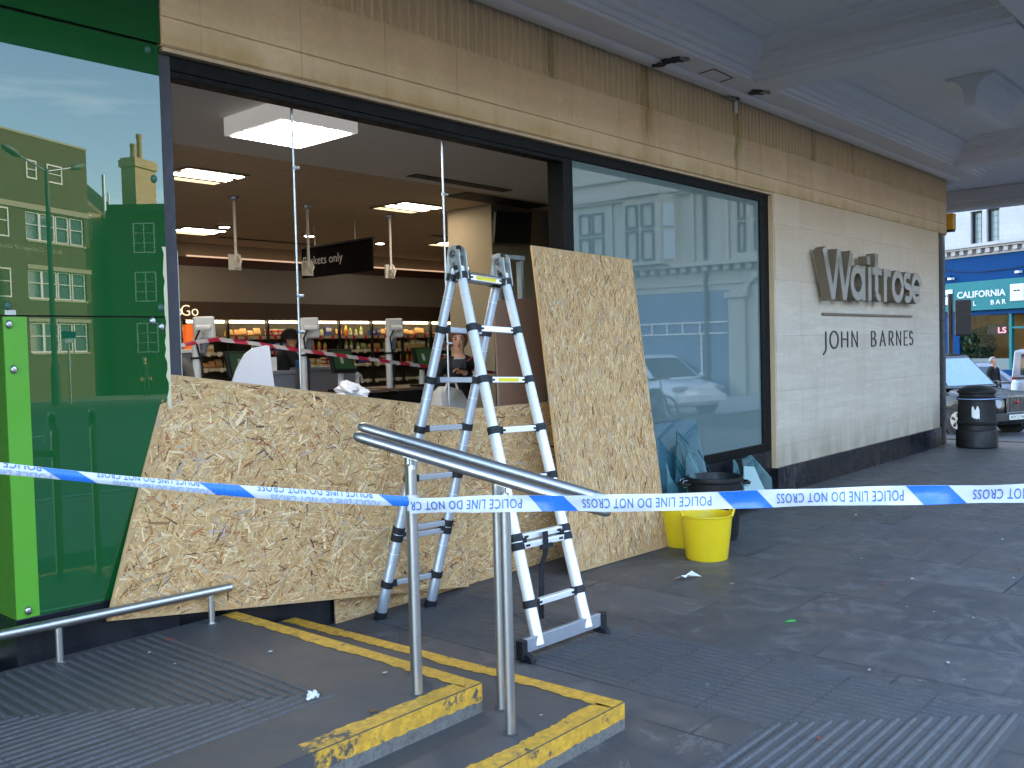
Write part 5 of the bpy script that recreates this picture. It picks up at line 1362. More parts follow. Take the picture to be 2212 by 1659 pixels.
BODY = [(0, .55, .30, .62), (.015, .80, .24, .72), (.06, .93, .20, .80), (.16, .99, .18, .86), (.30, 1, .17, .93), (.5, 1, .17, .95), (.75, 1, .18, .96), (.92, .97, .22, .95), (.985, .88, .30, .88), (1, .70, .40, .75)]
TAXI = [(0, .62, .34, .80), (.012, .82, .28, .90), (.05, .93, .22, .96), (.14, .99, .20, 1.0), (.28, 1, .18, 1.06), (.5, 1, .18, 1.08), (.8, 1, .2, 1.08), (.95, .97, .26, 1.04), (1, .8, .4, .9)]
car('black london style taxi cab stopped at the side street corner', 'taxi', (22.8, .74, -.56), (-.44, -.90), 4.5, 1.76, TAXI, (.25, .97, .40, .92, 1.03, 1.76, .72), 'carblack', .33, (.17, .80), 'WX12 NC', True, name='taxi')
car('silver saloon car passing behind the black taxi', 'car', (31.3, 1.65, -.60), (.28, -.96), 4.4, 1.75, BODY, (.22, .86, .38, .74, .88, 1.42, .72), 'carsilver')
VAN = [(0, .6, .30, .80), (.02, .85, .25, .92), (.08, .95, .2, 1.02), (.2, 1, .18, 1.12), (.5, 1, .18, 1.14), (.9, 1, .2, 1.14), (.99, .97, .25, 1.12), (1, .93, .32, 1.05)]
car('silver van with a dark rear side window at the right edge of the street', 'van', (28.3, -2.25, -.58), (-.18, -1), 4.3, 1.75, VAN, (.20, .995, .34, .985, 1.08, 1.82, .86), 'carsilver', .31, (.19, .82), name='van')
car('white hatchback parked over the road, seen only as a reflection in the teal window', 'car', (18.75, -6.05, .006) if False else (20.1, -6.98, -.10), (-.48, -.87) if False else (-.30, .95), 4.1, 1.75, BODY, (.22, .93, .40, .82, .88, 1.45, .74), 'carwhite')
# street litter bin
LB = thing('litter_bin', 'fat black round street litter bin with a torn white sticker', 'litter bin', (14.98, -.55, 0)); c = (14.98, -.55, 0)
k = Vector(c)
MB().lathe([(.27, 0), (.285, .02), (.285, .24), (.275, .26), (.262, .27), (.262, .34), (.275, .355), (.278, .38), (.262, .395), (.25, .66), (.252, .70), (.27, .71), (.272, .745), (.25, .76), (.24, .77), (.24, .80)], c, 40).build('body', M['black'], LB, smooth=35)
MB().lathe([(.235, .80), (.265, .815), (.268, .84), (.235, .875), (.16, .91), (.07, .925), (.001, .928)], c, 40).build('lid', M['black'], LB, smooth=35)
mb = MB(); V = []; va = math.atan2(-4.55+.66, -15.08)
for i in range(9):
    a = va-.05+.40*(i/8-.5); zt = .60+.035*math.sin(i*1.3); zb = .44+.012*math.sin(i*2.1)+(.02 if i < 3 else 0)
    for z_ in (zb, zt): V.append((k.x+(.2595)*math.cos(a), k.y+.2595*math.sin(a), z_))
mb.add(V, [(2*i, 2*i+2, 2*i+3, 2*i+1) for i in range(8)]); mb.build('sticker', M['white'], LB)
MB().lathe([(.2745, .725), (.276, .73), (.2745, .735)], c, 40).build('tape_band', M['tapepale'], LB)
# back of a traffic signal
TS = thing('traffic_signal', 'black traffic signal seen from behind on its pole', 'traffic signal', (25.6, 2.9, -.56))
MB().tube([(25.6, 2.9, -.56), (25.6, 2.9, 2.78)], .065, 14).build('pole', M['black'], TS, smooth=40)
MB().obox((25.55, 2.58, 2.15), (.28, -.96, 0), (.96, .28, 0), (0, 0, 1), .19, .10, .46).build('signal_head', M['black'], TS, bev=.03)
# person walking in the side street
J = body_joints(1.66, top='navy'); 
T_, W_ = skin_person('person', 'grey haired pedestrian in dark clothes crossing the side street', 'person', (27.8, 2.45, -.58), (-.4, -.9), J, M); hairshape(T_, W_, 1, M['greyhair'], H=1.66)

# ------------------------------------------------------------------ buildings
class Frame:
    def __init__(s, P, th, mirror=False, scale=1.0, thing_=None):
        t = R(th); s.P = Vector(P); s.u = Vector((math.cos(t), math.sin(t), 0)); s.n = Vector((math.sin(t), -math.cos(t), 0)); s.k = scale
        if mirror:
            for v in (s.P, s.u, s.n): v.y = -v.y
    def pt(s, u, z, d=0): return s.P+s.u*(u*s.k)+s.n*d+Vector((0, 0, z*s.k if s.k == 1 else 1.64+(z-1.64)*s.k))
    def box(s, mb, u0, u1, z0, z1, d0, d1):
        q = [s.pt(u0, z0, d0), s.pt(u1, z0, d0), s.pt(u1, z1, d0), s.pt(u0, z1, d0)]; return mb.prism(q, s.n*(d1-d0))
def part(fr, nm, mat, par, rects, bev=0):
    mb = MB()
    for r_ in rects: fr.box(mb, *r_)
    return mb.build(nm, M[mat] if isinstance(mat, str) else mat, par, bev=bev)
def winset(fr, par, u0, u1, z0, z1, cols, rows, frame='winframe', pane='winpane', d=0.0, fw=.07, leads=0):
    a = []; w_ = (u1-u0); h_ = (z1-z0)
    a += [(u0, u0+fw, z0, z1, d-.08, d+.03), (u1-fw, u1, z0, z1, d-.08, d+.03), (u0+fw, u1-fw, z0, z0+fw, d-.08, d+.03), (u0+fw, u1-fw, z1-fw, z1, d-.08, d+.03)]
    for i in range(1, cols): a.append((u0+w_*i/cols-fw*.4, u0+w_*i/cols+fw*.4, z0+fw, z1-fw, d-.08, d+.024))
    for r_ in rows: a.append((u0+fw, u1-fw, z0+h_*r_-fw*.3, z0+h_*r_+fw*.3, d-.08, d+.018))
    w = part(fr, 'window', frame, par, a); part(fr, 'pane', pane, w, [(u0+.01, u1-.01, z0+.01, z1-.01, d-.06, d-.045)])
    if leads:
        L_ = []
        for i in range(1, leads): L_.append((u0+w_*i/leads-.008, u0+w_*i/leads+.008, z0+fw, z1-fw, d-.044, d-.036))
        for j in range(1, leads+2): L_.append((u0+fw, u1-fw, z0+h_*j/(leads+2)-.008, z0+h_*j/(leads+2)+.008, d-.044, d-.037))
        part(fr, 'leading', 'leadgrey', w, L_)
    return w
def brickm(name, c1, c2, mort, sc=1.0):
    k = N(name); x, y, z = k.sep(); v = k.comb(k.math('ADD', x, y), z, 0)
    bc, bf = k.brick(v, .225*sc, .075*sc, .008, .5); n = k.noise(1.2, 5, .6)
    c = k.mix(bc, c1, c2); c = k.mix(k.math('MULTIPLY', n, .35), c, tuple(q*.55 for q in c1)); k.p(Base_Color=k.mix(bf, c, mort), Roughness=.85); return k.m
M['brick1'] = brickm('brown brick', (.080, .043, .024), (.115, .063, .035), (.105, .088, .066)); M['brick2'] = brickm('dark red brick', (.07, .028, .02), (.09, .04, .028), (.08, .06, .05)); M['brick3'] = brickm('yellow stock brick', (.42, .27, .12), (.52, .36, .18), (.36, .3, .22))
M['winframe'] = plain('white window frame', (.68, .66, .60), .5); M['winpane'] = plain('window glass', (.10, .14, .16), .06, spec=.8); M['stonelight'] = plain('stone dressing', (.33, .285, .20), .75); M['slate'] = plain('roof tile', (.20, .14, .085), .7)
M['leadgrey'] = plain('leading', (.07, .075, .075), .6); M['white_stone'] = stone('white street stone', (.44, .44, .45), (.33, .32, .32), (1.1, .42, 0, .2, .5)); M['cream_stone'] = stone('cream street stone', (.52, .47, .38), (.42, .36, .27), None)
M['blue'] = plain('cobalt shop fascia', (.001, .042, .15), .6, var=.08, spec=.1); M['tealsign'] = plain('turquoise sign board', (.006, .15, .16), .5, spec=.3); M['paleblue'] = plain('slate blue shopfront', (.10, .16, .26), .4)
# --- nail bar corner building, straight over the side street
F1 = Frame((36.99, 4.99, 0), 67); F1.n = Vector((-math.sin(R(67)), math.cos(R(67)), 0))
NB_ = thing('corner_building', 'white stone corner building over a cobalt blue nail salon shopfront', 'building', (37, 5, 0))
part(F1, 'wall', 'white_stone', NB_, [(-9, .0-.56, 5.05, 24, -.5, 0), (-.55, .62, 6.27, 24, -.5, 0), (.62, 52, 5.05, 24, -.5, 0), (-9, 52, -.9, 24, -12, -1.62), (-9, 52, 2.6, 24, -1.62, -.501), (-9, -3.3, -.9, 2.6, -1.62, -.501), (1.1, 52, -.9, 2.6, -1.62, -.501), (.075, .10, 5.05, 6.27, -.5, 0)])  # unseen top and far end stretched to keep sun off the side street
winset(F1, NB_, .13, .61, 5.02, 6.26, 1, [], 'black', 'winpane', -.12, .05, 3); winset(F1, NB_, -.54, -.05, 5.02, 6.26, 1, [], 'black', 'winpane', -.12, .05, 3)
part(F1, 'mullion', 'white_stone', NB_, [(-.045, .125, 5.05, 6.27, -.3, .012)])
for u_ in (-3.4, 2.6, 4.2): winset(F1, NB_, u_, u_+.6, 5.4, 7.2, 1, [], 'black', 'winpane', .01, .05, 3)
cr = [(-9, 9, 4.93, 5.045, 0, .42), (-9, 9, 4.86, 4.929, 0, .32), (-9, 9, 4.62, 4.859, 0, .10)]
part(F1, 'cornice', 'white_stone', NB_, cr)
part(F1, 'dentils', 'white_stone', NB_, [(-9+.36*i, -9+.36*i+.17, 4.70, 4.858, .101, .27) for i in range(50)])
part(F1, 'shopfront', 'blue', NB_, [(-9, 9, 2.45, 4.615, -.2, .05), (1.06, 2.4, -.9, 2.449, -.2, .08), (-9, -3.2, -.9, 2.449, -.2, .06), (2.41, 52, -.9, 2.449, -.2, .05), (-3.2, 1.06, -.9, .45, -.2, .05), (1.4, 2.2, 3.9, 4.0, .051, .16)])
sgn = part(F1, 'sign_board', 'tealsign', NB_, [(-2.6, 1.92, 2.62, 3.69, .06, .20)], .01)
part(F1, 'sign_plaque', 'chrome' if False else plain('brushed plaque', (.45, .46, .47), .45, .4), sgn, [(1.23, 1.76, 2.88, 3.46, .201, .235)], .01)
part(F1, 'sign_plaque', plain('brushed plaque b', (.45, .46, .47), .45, .4), sgn, [(-1.66, -1.13, 2.88, 3.48, .201, .235)], .01)
part(F1, 'plaque_mark', 'black', sgn, [(1.38, 1.49, 3.20, 3.25, .2355, .238), (1.51, 1.62, 3.20, 3.25, .2355, .238), (1.48, 1.52, 3.235, 3.25, .2355, .2375), (-1.51, -1.40, 3.22, 3.27, .2355, .238), (-1.38, -1.27, 3.22, 3.27, .2355, .238), (-1.41, -1.37, 3.255, 3.27, .2355, .2375)])
mb = MB(); put_text(mb, 'CALIFORNIA', F1.pt(1.04, 3.10, .201), -F1.u, (0, 0, 1), width=1.98, height=.24, extrude=.02, bold=.012); put_text(mb, 'NAIL', F1.pt(1.04, 2.80, .201), -F1.u, (0, 0, 1), width=.80, height=.17, extrude=.02, bold=.012, space=1.5); put_text(mb, 'BAR', F1.pt(-.36, 2.80, .201), -F1.u, (0, 0, 1), width=.60, height=.17, extrude=.02, bold=.012, space=1.5); mb.build('lettering', plain('pale sign letters', (.66, .68, .70), .4), sgn)
part(F1, 'window_frame', 'tealsign', NB_, [(-1.06, -.96, .45, 2.449, -.1, .06), (-3.2, -1.06, 1.92, 1.99, -.1, .05), (-3.2, -3.12, .45, 2.449, -.1, .05), (-2.0, -1.94, .45, 1.92, -.1, .05)])
k = N('lit shop interior'); n = k.noise(1.1, 4, .6, dist=.5); cc = k.ramp(n, [(.3, (.05, .028, .012)), (.5, (.20, .11, .025)), (.7, (.12, .09, .05))])
k.p(Base_Color=cc, Roughness=.6, Emission_Color=cc, Emission_Strength=.025); M['nailint'] = k.m
part(F1, 'interior', 'nailint', NB_, [(-3.2, 1.06, .0, 2.449, -1.6, -1.5), (1.061, 1.099, 0, 2.449, -1.6, -.21), (-3.29, -3.201, 0, 2.449, -1.6, -.21)])
part(F1, 'window', glassm('clear shop glass', (.85, .9, .9), ior=1.14), NB_, [(-.955, 1.055, .86, 2.445, -.02, -.012)])
part(F1, 'window_film', plain('frosted film', (.16, .20, .20), .6), NB_, [(-.955, 1.055, .452, .859, -.02, -.010)])
led = thing('led_sign', 'black window panel with glowing red letters in the nail salon', 'sign', tuple(F1.pt(-.24, 1.7, -.3)))
part(F1, 'panel', 'black', led, [(-.66, .16, 1.70, 2.08, -.34, -.30)], .01)
mb = MB(); put_text(mb, 'NAILS', F1.pt(.12, 1.77, -.298), -F1.u, (0, 0, 1), width=.34, height=.2, extrude=.004, bold=.01); mb.build('lettering', plain('unlit red letters', (.08, .01, .015), .5), led)
mb = MB(); put_text(mb, 'LS', F1.pt(-.26, 1.77, -.297), -F1.u, (0, 0, 1), width=.33, height=.22, extrude=.004, bold=.02); mb.build('lettering', emit('red led', (1, .02, .05), .22), led)
cbw = MB(); cbw.tube([F1.pt(2.2, 4.35, .1), F1.pt(1.2, 4.12, .12), F1.pt(.2, 4.02, .12), F1.pt(-1.2, 4.04, .12), F1.pt(-2.5, 4.2, .1)], .015, 6); cbw.build('cable', M['black'], NB_)
part(F1, 'spot_lamp', 'white', NB_, [(1.25, 1.42, 3.82, 3.90, .08, .28)], .01)
part(F1, 'spot_lamp', 'white', NB_, [(-1.5, -1.34, 3.85, 3.93, .08, .28)], .01)
def leafplant(name, label, base, r, h, n, seed, mleaf, stem=True):
    random.seed(seed); T = thing(name, label, 'plant', tuple(base)); b = Vector(base); mb = MB()
    for i in range(n):
        a, e, q = random.uniform(0, 6.28), random.uniform(-1, 1), random.random()**.4
        c_ = b+Vector((r*q*math.cos(a)*math.sqrt(1-e*e*.6), r*q*math.sin(a)*math.sqrt(1-e*e*.6), h*.58+h*.42*q*e))
        d = Vector((random.uniform(-1, 1), random.uniform(-1, 1), random.uniform(-.7, .9))).normalized(); s_ = d.cross(Vector((random.random(), random.random(), 1))).normalized(); L_ = random.uniform(.06, .14)
        mb.add([c_-d*L_, c_+s_*L_*.35, c_+d*L_, c_-s_*L_*.35], [(0, 1, 2, 3)])
    mb.build('foliage', mleaf, T, fix=False)
    st = MB()
    for i in range(6):
        a = i*1.05; st.tube([b, b+Vector((.1*math.cos(a), .1*math.sin(a), h*.35)), b+Vector((r*.5*math.cos(a), r*.5*math.sin(a), h*.75))], [.02, .015, .006], 6)
    st.build('stem', M['slate'], T); MB().lathe([(.16, 0), (.2, .28), (.19, .28), (.17, .22), (.001, .22)], b, 16).build('pot', M['black'], T, smooth=40)
M['leaf'] = plain('leaf', (.028, .075, .03), .5, var=.5, scale=14)
leafplant('pot_plant', 'bushy green plant standing in the nail salon window', F1.pt(.72, .46, -.45), .62, 1.6, 1500, 5, M['leaf'])

# --- brown brick college building, far side of the main road (seen mirrored in the green glass)
PM = (18.248, 36.351, 0)
F2 = Frame(PM, 23.7, True); 
CB2 = thing('college_building', 'four storey brown brick college building reflected in the green glass', 'building', tuple(F2.P))
rects = [(-16, .35, 0, 1.96, -.5, 0), (-16, -3.12, 1.96, 10.8, -.5, 0), (-3.12, .35, 3.40, 4.16, -.5, 0), (-3.12, .35, 5.56, 6.54, -.5, 0), (-3.12, .35, 7.73, 10.8, -.5, 0), (.07, .35, 1.96, 7.73, -.5, 0), (-16, .35, 0, 10.8, -8, -.61), (-16, .35, 9.0, 10.8, -.61, -.5)]
part(F2, 'wall', 'brick1', CB2, rects)
part(F2, 'stone_band', 'stonelight', CB2, [(-16, .36, 7.80, 8.02, 0, .05), (-3.15, .36, 5.38, 5.56, 0, .04), (-3.2, .2, 3.24, 3.39, 0, .04), (-3.12, .1, 6.48, 6.56, -.1, .05), (-3.12, .1, 4.10, 4.18, -.1, .05), (-3.12, .1, 1.90, 1.98, -.1, .05), (-16, .37, 10.76, 10.85, -.4, .04)])
for z0_, z1_ in ((6.56, 7.73), (4.18, 5.37), (1.98, 3.22)):
    for a, b_ in ((-3.10, -2.35), (-2.35, -1.55), (-1.50, -.78), (-.70, .06)): winset(F2, CB2, a, b_, z0_, z1_, 1, [.55], 'winframe', 'winpane', -.10, .06)
for a, b_ in ((-3.02, -2.48), (-1.95, -1.12), (-5.2, -4.4), (-7.2, -6.4)): winset(F2, CB2, a, b_, 9.04, 9.80, 1, [.5], 'winframe', 'winpane', .02, .06)
for a in (-6.8, -10.4, -14): 
    for z0_ in (6.56, 4.18, 1.98): winset(F2, CB2, a, a+2.8, z0_, z0_+1.16, 4, [.55], 'winframe', 'winpane', .02, .06)
mb = MB(); put_text(mb, 'British College of Osteopathic Medicine', F2.pt(-1.30, 6.06, .004), -F2.u, (0, 0, 1), height=.22, width=5.6, extrude=.02); mb.build('wall_lettering', M['stonelight'], CB2)
# --- darker red brick corner house beyond it, its side wall in shade
F3 = Frame((19.65, 36.97, 0), -45, True); DK = thing('brick_house', 'dark red brick house with tall yellow chimney reflected in the green glass', 'building', tuple(F3.P))
part(F3, 'wall', 'brick2', DK, [(0, 7, 0, 8.6, -6, 0)]); part(F3, 'parapet', 'brick2', DK, [(-.05, 7.05, 8.2, 8.32, 0, .10)])
for z0_ in (6.4, 4.2, 1.9):
    for u_ in (1.1, 3.2, 5.2): winset(F3, DK, u_, u_+.95, z0_, z0_+1.35, 2, [.33, .66], 'winframe', 'winpane', .02, .05)
F3b = Frame((19.65, 36.97, 0), 23.7, True)
rf_ = MB(); q = [F3b.pt(-2.2, 8.36, -1.5), F3b.pt(3.2, 8.36, -1.5), F3b.pt(2.0, 11.4, -4.5), F3b.pt(-2.2, 11.4, -4.5)]; rf_.prism(q, Vector((0, 0, -.2))); rf_.build('roof', M['slate'], DK)
part(F3b, 'rear_wing', 'brick3', DK, [(-1.3, 1.6, 0, 8.35, -4, -1.2)]); winset(F3b, DK, -1.05, .3, 7.1, 8.25, 4, [.5], 'winframe', 'winpane', -1.19, .06)
def chimney(fr, u0, u1, z0, z1, d0, d1, pots, mat):
    c_ = part(fr, 'chimney', mat, DK, [(u0, u1, z0, z1-.45, d0, d1), (u0-.08, u1+.08, z1-.449, z1-.1, d0-.08, d1+.08), (u0-.02, u1+.02, z1-.099, z1, d0-.02, d1+.02)])
    for (u, h, r) in pots: b_ = fr.pt(u, z1, (d0+d1)/2); MB().lathe([(r, 0), (r*.85, h*.8), (r, h*.85), (r, h)], b_, 14).build('chimney_pot', plain('clay pot', (.40, .24, .12), .7), c_, smooth=40)
chimney(F3b, 2.3, 3.75, 8.0, 11.2, -1.1, -.3, ((2.7, .7, .15), (3.15, 1.25, .14)), 'brick3'); chimney(F3b, .05, .6, 8.6, 10.4, -3.4, -2.8, ((.3, .35, .13),), 'brick1')
pipe = MB(); pipe.tube([F3b.pt(1.1, 8.2, -1.1), F3b.pt(1.1, 10.2, -1.1)], .08, 10).tube([F3b.pt(1.4, 8.2, -1.1), F3b.pt(1.4, 9.4, -1.1)], .06, 10); pipe.build('flue_pipe', M['chrome'], DK, smooth=40)
# lamp post and signs by the far kerb
lp_ = thing('street_lamp', 'tall double armed street lamp reflected across the brick college', 'street lamp', (14.43, -30.57, 0))
MB().tube([(14.43, -30.57, 0), (14.43, -30.57, 1.4), (14.43, -30.57, 1.5), (14.43, -30.57, 8.6)], [.16, .15, .10, .07], 16).build('pole', plain('green grey lamp paint', (.06, .08, .07), .5), lp_, smooth=40)
ud = F2.u
for sd, ln_ in ((1, 1.25), (-1, 1.25)):
    a = Vector((14.43, -30.57, 8.5)); b_ = a+ud*sd*ln_+Vector((0, 0, .35)); MB().tube([a, b_], .035, 10).build('arm', M['zinc'], lp_)
    mb = MB(); mb.ball((0, 0, 0), .42, .16, .12, 16, 8); ax = (ud*sd+Vector((0, 0, .35))).normalized(); ay = ax.cross(Vector((0, 0, 1))).normalized(); az = ax.cross(ay)
    mb.xf(lambda v: b_+ax*(v.x+.3)+ay*v.y+az*v.z); mb.build('lamp_head', plain('lamp head', (.12, .13, .12), .5), lp_, smooth=60)
sp_ = thing('parking_sign', 'thin sign post with a blue plate before the brick college', 'sign', (15.3, -31.4, 0))
MB().tube([(15.3, -31.4, 0), (15.3, -31.4, 2.75)], .04, 10).build('pole', M['zinc'], sp_); MB().obox((15.3, -31.35, 2.6), ud, F2.n, (0, 0, 1), .35, .01, .13).build('plate', M['blue'], sp_); MB().obox((15.3, -31.35, 2.38), ud, F2.n, (0, 0, 1), .2, .01, .08).build('plate', M['white'], sp_); MB().obox((15.3, -31.34, 1.62), ud, F2.n, (0, 0, 1), .04, .02, .15).build('plate', M['white'], sp_)
J = body_joints(1.68, top='navy'); T_, W_ = skin_person('person', 'pale haired pedestrian on the far pavement reflected in the dark green glass', 'person', (19.2, -33.2, 0), (.1, 1), J, M); hairshape(T_, W_, 1, M['greyhair'], H=1.68)

# --- cream bay window building, seen mirrored in the teal window
K4 = 24.7/30; PC = Vector((0, -4.55, 1.64)).lerp(Vector((25.907, 11.475, 1.645)), K4)
F4 = Frame((PC.x, PC.y, 0), 95, True, K4); F4.n = Vector((-1, .087, 0)).normalized()
CR = thing('bay_building', 'cream stone building with bay windows and blue shopfront reflected in the teal window', 'building', (F4.P.x, F4.P.y, 0))
part(F4, 'wall', 'cream_stone', CR, [(-9, 9, 3.3, 14, -.6, 0), (-9, -2.05, 0, 3.3, -.6, 0), (1.3, 1.7, 0, 3.3, -.6, 0), (5, 9, 0, 3.3, -.6, 0)])
part(F4, 'cornice', 'cream_stone', CR, [(-9, 9, 6.48, 6.62, 0, .22), (-9, 9, 6.40, 6.47, 0, .14), (-9, 9, 4.08, 4.22, 0, .30), (-9, 9, 7.1, 7.2, 0, .12), (-9, 9, 3.5, 3.56, 0, .06)])
part(F4, 'dentils', 'cream_stone', CR, [(-9+.36*i, -9+.36*i+.18, 3.92, 4.079, 0, .20) for i in range(50)])
for (a, b_) in ((2.90, 3.32), (2.37, 2.82), (-2.65, -2.4), (-3.3, -2.85), (5.2, 5.7), (5.9, 6.4)):
    winset(F4, CR, a, b_, 5.42, 6.15, 1, [], 'leadgrey', 'winbright', .03, .05, 3) if False else None
k = plain('reflective leaded glass', (.42, .48, .50), .05, spec=.9); M['winbright'] = plain('pale curtained glass', (.52, .57, .59), .3, spec=.3)
for (a, b_) in ((2.90, 3.32), (2.37, 2.82), (-2.62, -2.38), (-3.4, -2.9), (5.2, 5.7), (5.9, 6.4)):
    winset(F4, CR, a, b_, 5.42, 6.15, 1, [], 'leadgrey', 'winbright', .03, .05, 3); winset(F4, CR, a, b_, 4.45, 5.34, 1, [], 'leadgrey', 'winbright', .03, .05, 3)
mb = MB(); bay = [(1.62, 0), (1.28, .55), (-.05, .55), (-.45, 0)]
mb.prism([F4.pt(u, 4.22, d) for u, d in bay], Vector((0, 0, 2.2*K4))); bo = mb.build('bay', M['cream_stone'], CR)
part(F4, 'bay_cornice', 'cream_stone', CR, [(-.1, 1.33, 6.40, 6.62, .551, .70)])
for (a, b_) in ((.72, 1.14), (.14, .58)):
    winset(F4, CR, a, b_, 5.40, 6.15, 1, [], 'leadgrey', 'winbright', .58, .05, 3); winset(F4, CR, a, b_, 4.36, 5.32, 1, [], 'leadgrey', 'winbright', .58, .05, 4)
for (p, q_) in (((1.60, .03), (1.32, .50)), ((-.09, .52), (-.42, .05))):
    for z0_, z1_ in ((5.40, 6.12), (4.36, 5.30)):
        A_, B_ = F4.pt(p[0], z0_, p[1]+.05), F4.pt(q_[0], z0_, q_[1]+.05); h_ = Vector((0, 0, (z1_-z0_)*K4)); A1, B1 = A_.lerp(B_, .18), A_.lerp(B_, .82); nn_ = (B_-A_).cross(h_).normalized()
        MB().prism([A1, B1, B1+h_, A1+h_], nn_*.02).build('pane', M['winbright'], bo)
part(F4, 'pilaster', 'cream_stone', CR, [(-.95, -.85, 4.25, 6.4, 0, .08), (-2.1, -2.0, 4.25, 6.4, 0, .08), (2.0, 2.12, 4.25, 6.4, 0, .08), (-2.6, -2.08, 0, 3.2, 0, .12), (-2.7, -1.98, 3.05, 3.22, .0, .2)])
part(F4, 'downpipe', 'leadgrey', CR, [(-1.35, -1.27, 0, 6.4, .0, .1)])
part(F4, 'shopfront', 'paleblue', CR, [(-2.05, 1.3, 0, 3.3, -.3, -.02), (1.7, 5, 0, 3.3, -.3, -.02)])
part(F4, 'shop_glazing_bar', 'winframe', CR, [(-2.0, 1.2, 2.30, 2.35, -.02, .03), (-2.0, 1.2, 1.95, 2.0, -.02, .03)]+[(u_, u_+.05, 1.95, 2.35, -.02, .029) for u_ in (1.15, .6, .05, -.5, -1.1)]+[(-1.15, -1.08, 0, 1.95, -.02, .03)])
ar = MB(); ap = [(-2.6-.55+.62*math.cos(R(a)), 3.2+.62*math.sin(R(a))) for a in range(0, 181, 15)]; ai = [(-2.6-.55+.45*math.cos(R(a)), 3.2+.45*math.sin(R(a))) for a in range(180, -1, -15)]
ar.prism([F4.pt(u, z_, .01) for u, z_ in ap+ai], F4.n*.12); ar.build('arch', M['cream_stone'], CR)
# bicycles locked at the kerb, reflected in the teal window
def bicycle(label, loc, head):
    f = Vector((*head, 0)).normalized(); b0 = Vector(loc); W = lambda x, z, y=0: b0+f*x+Vector((0, 0, z))+Vector((-f.y, f.x, 0))*y
    T = thing('bicycle', label, 'bicycle', loc, 'bicycles at the kerb')
    for x in (-.52, .52):
        w = MB(); w.tube([W(x+.33*math.cos(2*math.pi*i/28), .34+.33*math.sin(2*math.pi*i/28)) for i in range(29)], .017, 8, caps=False); wo = w.build('wheel', M['tyre'], T, smooth=60)
        s_ = MB()
        for i in range(14): a = 2*math.pi*i/14; s_.tube([W(x, .34), W(x+.32*math.cos(a), .34+.32*math.sin(a))], .003, 4)
        s_.build('spokes', M['chrome'], wo)
    fr_ = MB(); B0, Sx, Hx = (-.05, .30), (-.20, .78), (.38, .82)
    for a, b_ in ((B0, Sx), (B0, Hx), (Sx, Hx), (B0, (-.52, .34)), (Sx, (-.52, .34)), (Hx, (.52, .34)), (Sx, (-.24, .92)), (Hx, (.35, 1.0))): fr_.tube([W(*a), W(*b_)], .016, 8)
    fr_.build('frame', M['carsilver'], T, smooth=40); MB().tube([W(.33, 1.0, -.25), W(.36, 1.0, 0), W(.33, 1.0, .25)], .014, 8).build('handlebar', M['black'], T); MB().obox(W(-.25, .94), f, (0, 0, 1), Vector((-f.y, f.x, 0)), .13, .025, .06).build('saddle', M['black'], T, bev=.02)
bicycle('silver bicycle on the pavement edge reflected before the white car', (15.3, -5.4, 0), (-.30, .95)); bicycle('second bicycle nearer the shop, faint in the teal window', (13.8, -5.0, 0), (-.2, .98))
# terrace that carries the main road's far side on past the frame
F5 = Frame((6, -38, 0), 0); F5.n = Vector((0, 1, 0))
TB = thing('terrace_building', 'plain brick terrace continuing along the far side of the road', 'building', (-10, -38, 0))
part(F5, 'wall', 'brick1', TB, [(-50, -8, 0, 10.5, -8, 0)])
for i in range(12):
    for z0_ in (1.2, 4.2, 7.2): winset(F5, TB, -48+3.2*i, -46.4+3.2*i, z0_, z0_+1.6, 2, [.5], 'winframe', 'winpane', .02, .06)

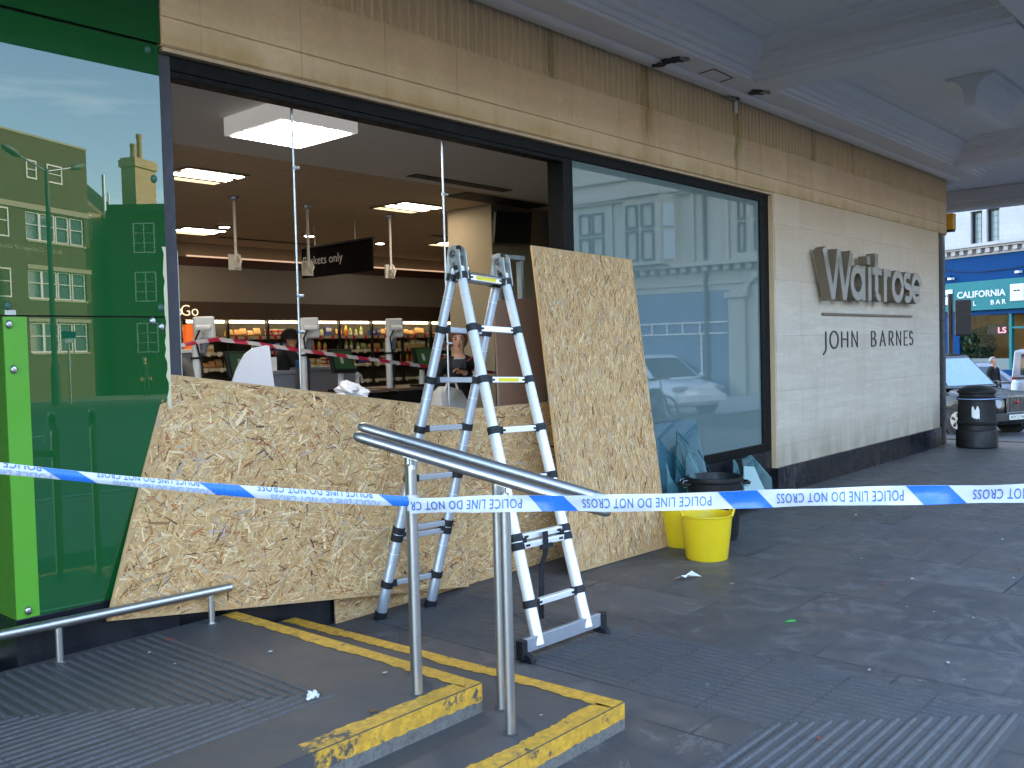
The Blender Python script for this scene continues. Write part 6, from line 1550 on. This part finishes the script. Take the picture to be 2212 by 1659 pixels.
# ------------------------------------------------------------------ litter on the pavement
def paper(pts, label, m_, name='paper_scrap', cat='paper', th=.002):
    mb = MB(); n = len(pts); c_ = sum((Vector(p) for p in pts), Vector())/n; mb.add([Vector(p) for p in pts]+[c_+Vector((0, 0, .01))], [(i, (i+1) % n, n) for i in range(n)])
    return tag(mb.build(name, m_, org=(c_.x, c_.y, 0), fix=False), label, cat)
x0, y0 = 5.61, -1.13
paper([(x0-.10, y0+.03, .004), (x0-.045, y0-.02, .035), (x0, y0-.03, .012), (x0+.05, y0-.05, .055), (x0+.12, y0-.09, .006), (x0+.07, y0-.02, .004), (x0-.02, y0+.02, .01)], 'folded white paper scrap on the paving in front of the yellow tubs', M['white'])
paper([(5.06, -2.155, .004), (5.115, -2.20, .006), (5.13, -2.185, .012), (5.075, -2.14, .004)], 'small bright green strip of litter on the paving', plain('green scrap', (.02, .25, .03), .5))
crumple('tissue_scrap', (2.236, -1.449, .257), (.026, .022, .016), 'crumpled white tissue lump on the ribbed landing', 'tissue', M['white'], 5, sz=.2)
random.seed(99); sm_ = [plain('grubby paper scrap', (.36, .36, .36), .8), plain('brown leaf', (.16, .08, .03), .8), plain('grey gum', (.32, .32, .33), .8), plain('rust scrap', (.25, .06, .03), .7)]
spots = [(4.6, -1.0, 0), (3.9, -2.3, 0), (7.7, -2.1, 0), (8.6, -1.2, 0), (9.3, -1.5, 0), (10.8, -.7, 0), (11.4, -.4, 0), (6.5, -2.4, 0), (6.9, -1.9, 0), (5.8, -2.6, 0), (7.2, -2.9, 0), (4.9, -3.1, 0), (4.5, -2.0, 0), (2.9, -2.1, .118), (2.1, -.6, .241), (2.3, -1.75, .241)]
for i in range(16): spots.append((random.uniform(3.6, 9), random.uniform(-3.6, -.5), 0))
for i in range(5): spots.append((random.uniform(1.6, 2.7), random.uniform(-1.7, -.2), .241))
for i, (x, y, z) in enumerate(spots):
    k_ = random.choice((0, 0, 2, 2, 1, 3)) if i != 0 else 1; s_ = random.uniform(.004, .012)*(1.5 if k_ in (1, 3) else 1); a0 = random.random()*6; n = random.randint(4, 7)
    if z == 0 and not (x > 3.35 or y < -2.4): continue
    mb = MB(); P_ = [(x+s_*math.cos(a0+6.283*j/n)*random.uniform(.6, 1.2)*1.5, y+s_*math.sin(a0+6.283*j/n)*random.uniform(.6, 1.2), z+.0035+random.random()*.004) for j in range(n)]
    mb.prism(P_, (0, 0, .003)); tag(mb.build('litter_scrap', sm_[k_], org=(x, y, z)), ('tiny pale paper scrap scattered on the dark paving', 'small brown leaf scrap on the dark paving', 'flattened grey gum spot on the dark paving', 'small rust red scrap on the dark paving')[k_], 'litter', ('pale scraps on the paving', 'leaf scraps on the paving', 'gum spots on the paving', 'rust red scraps on the paving')[k_])
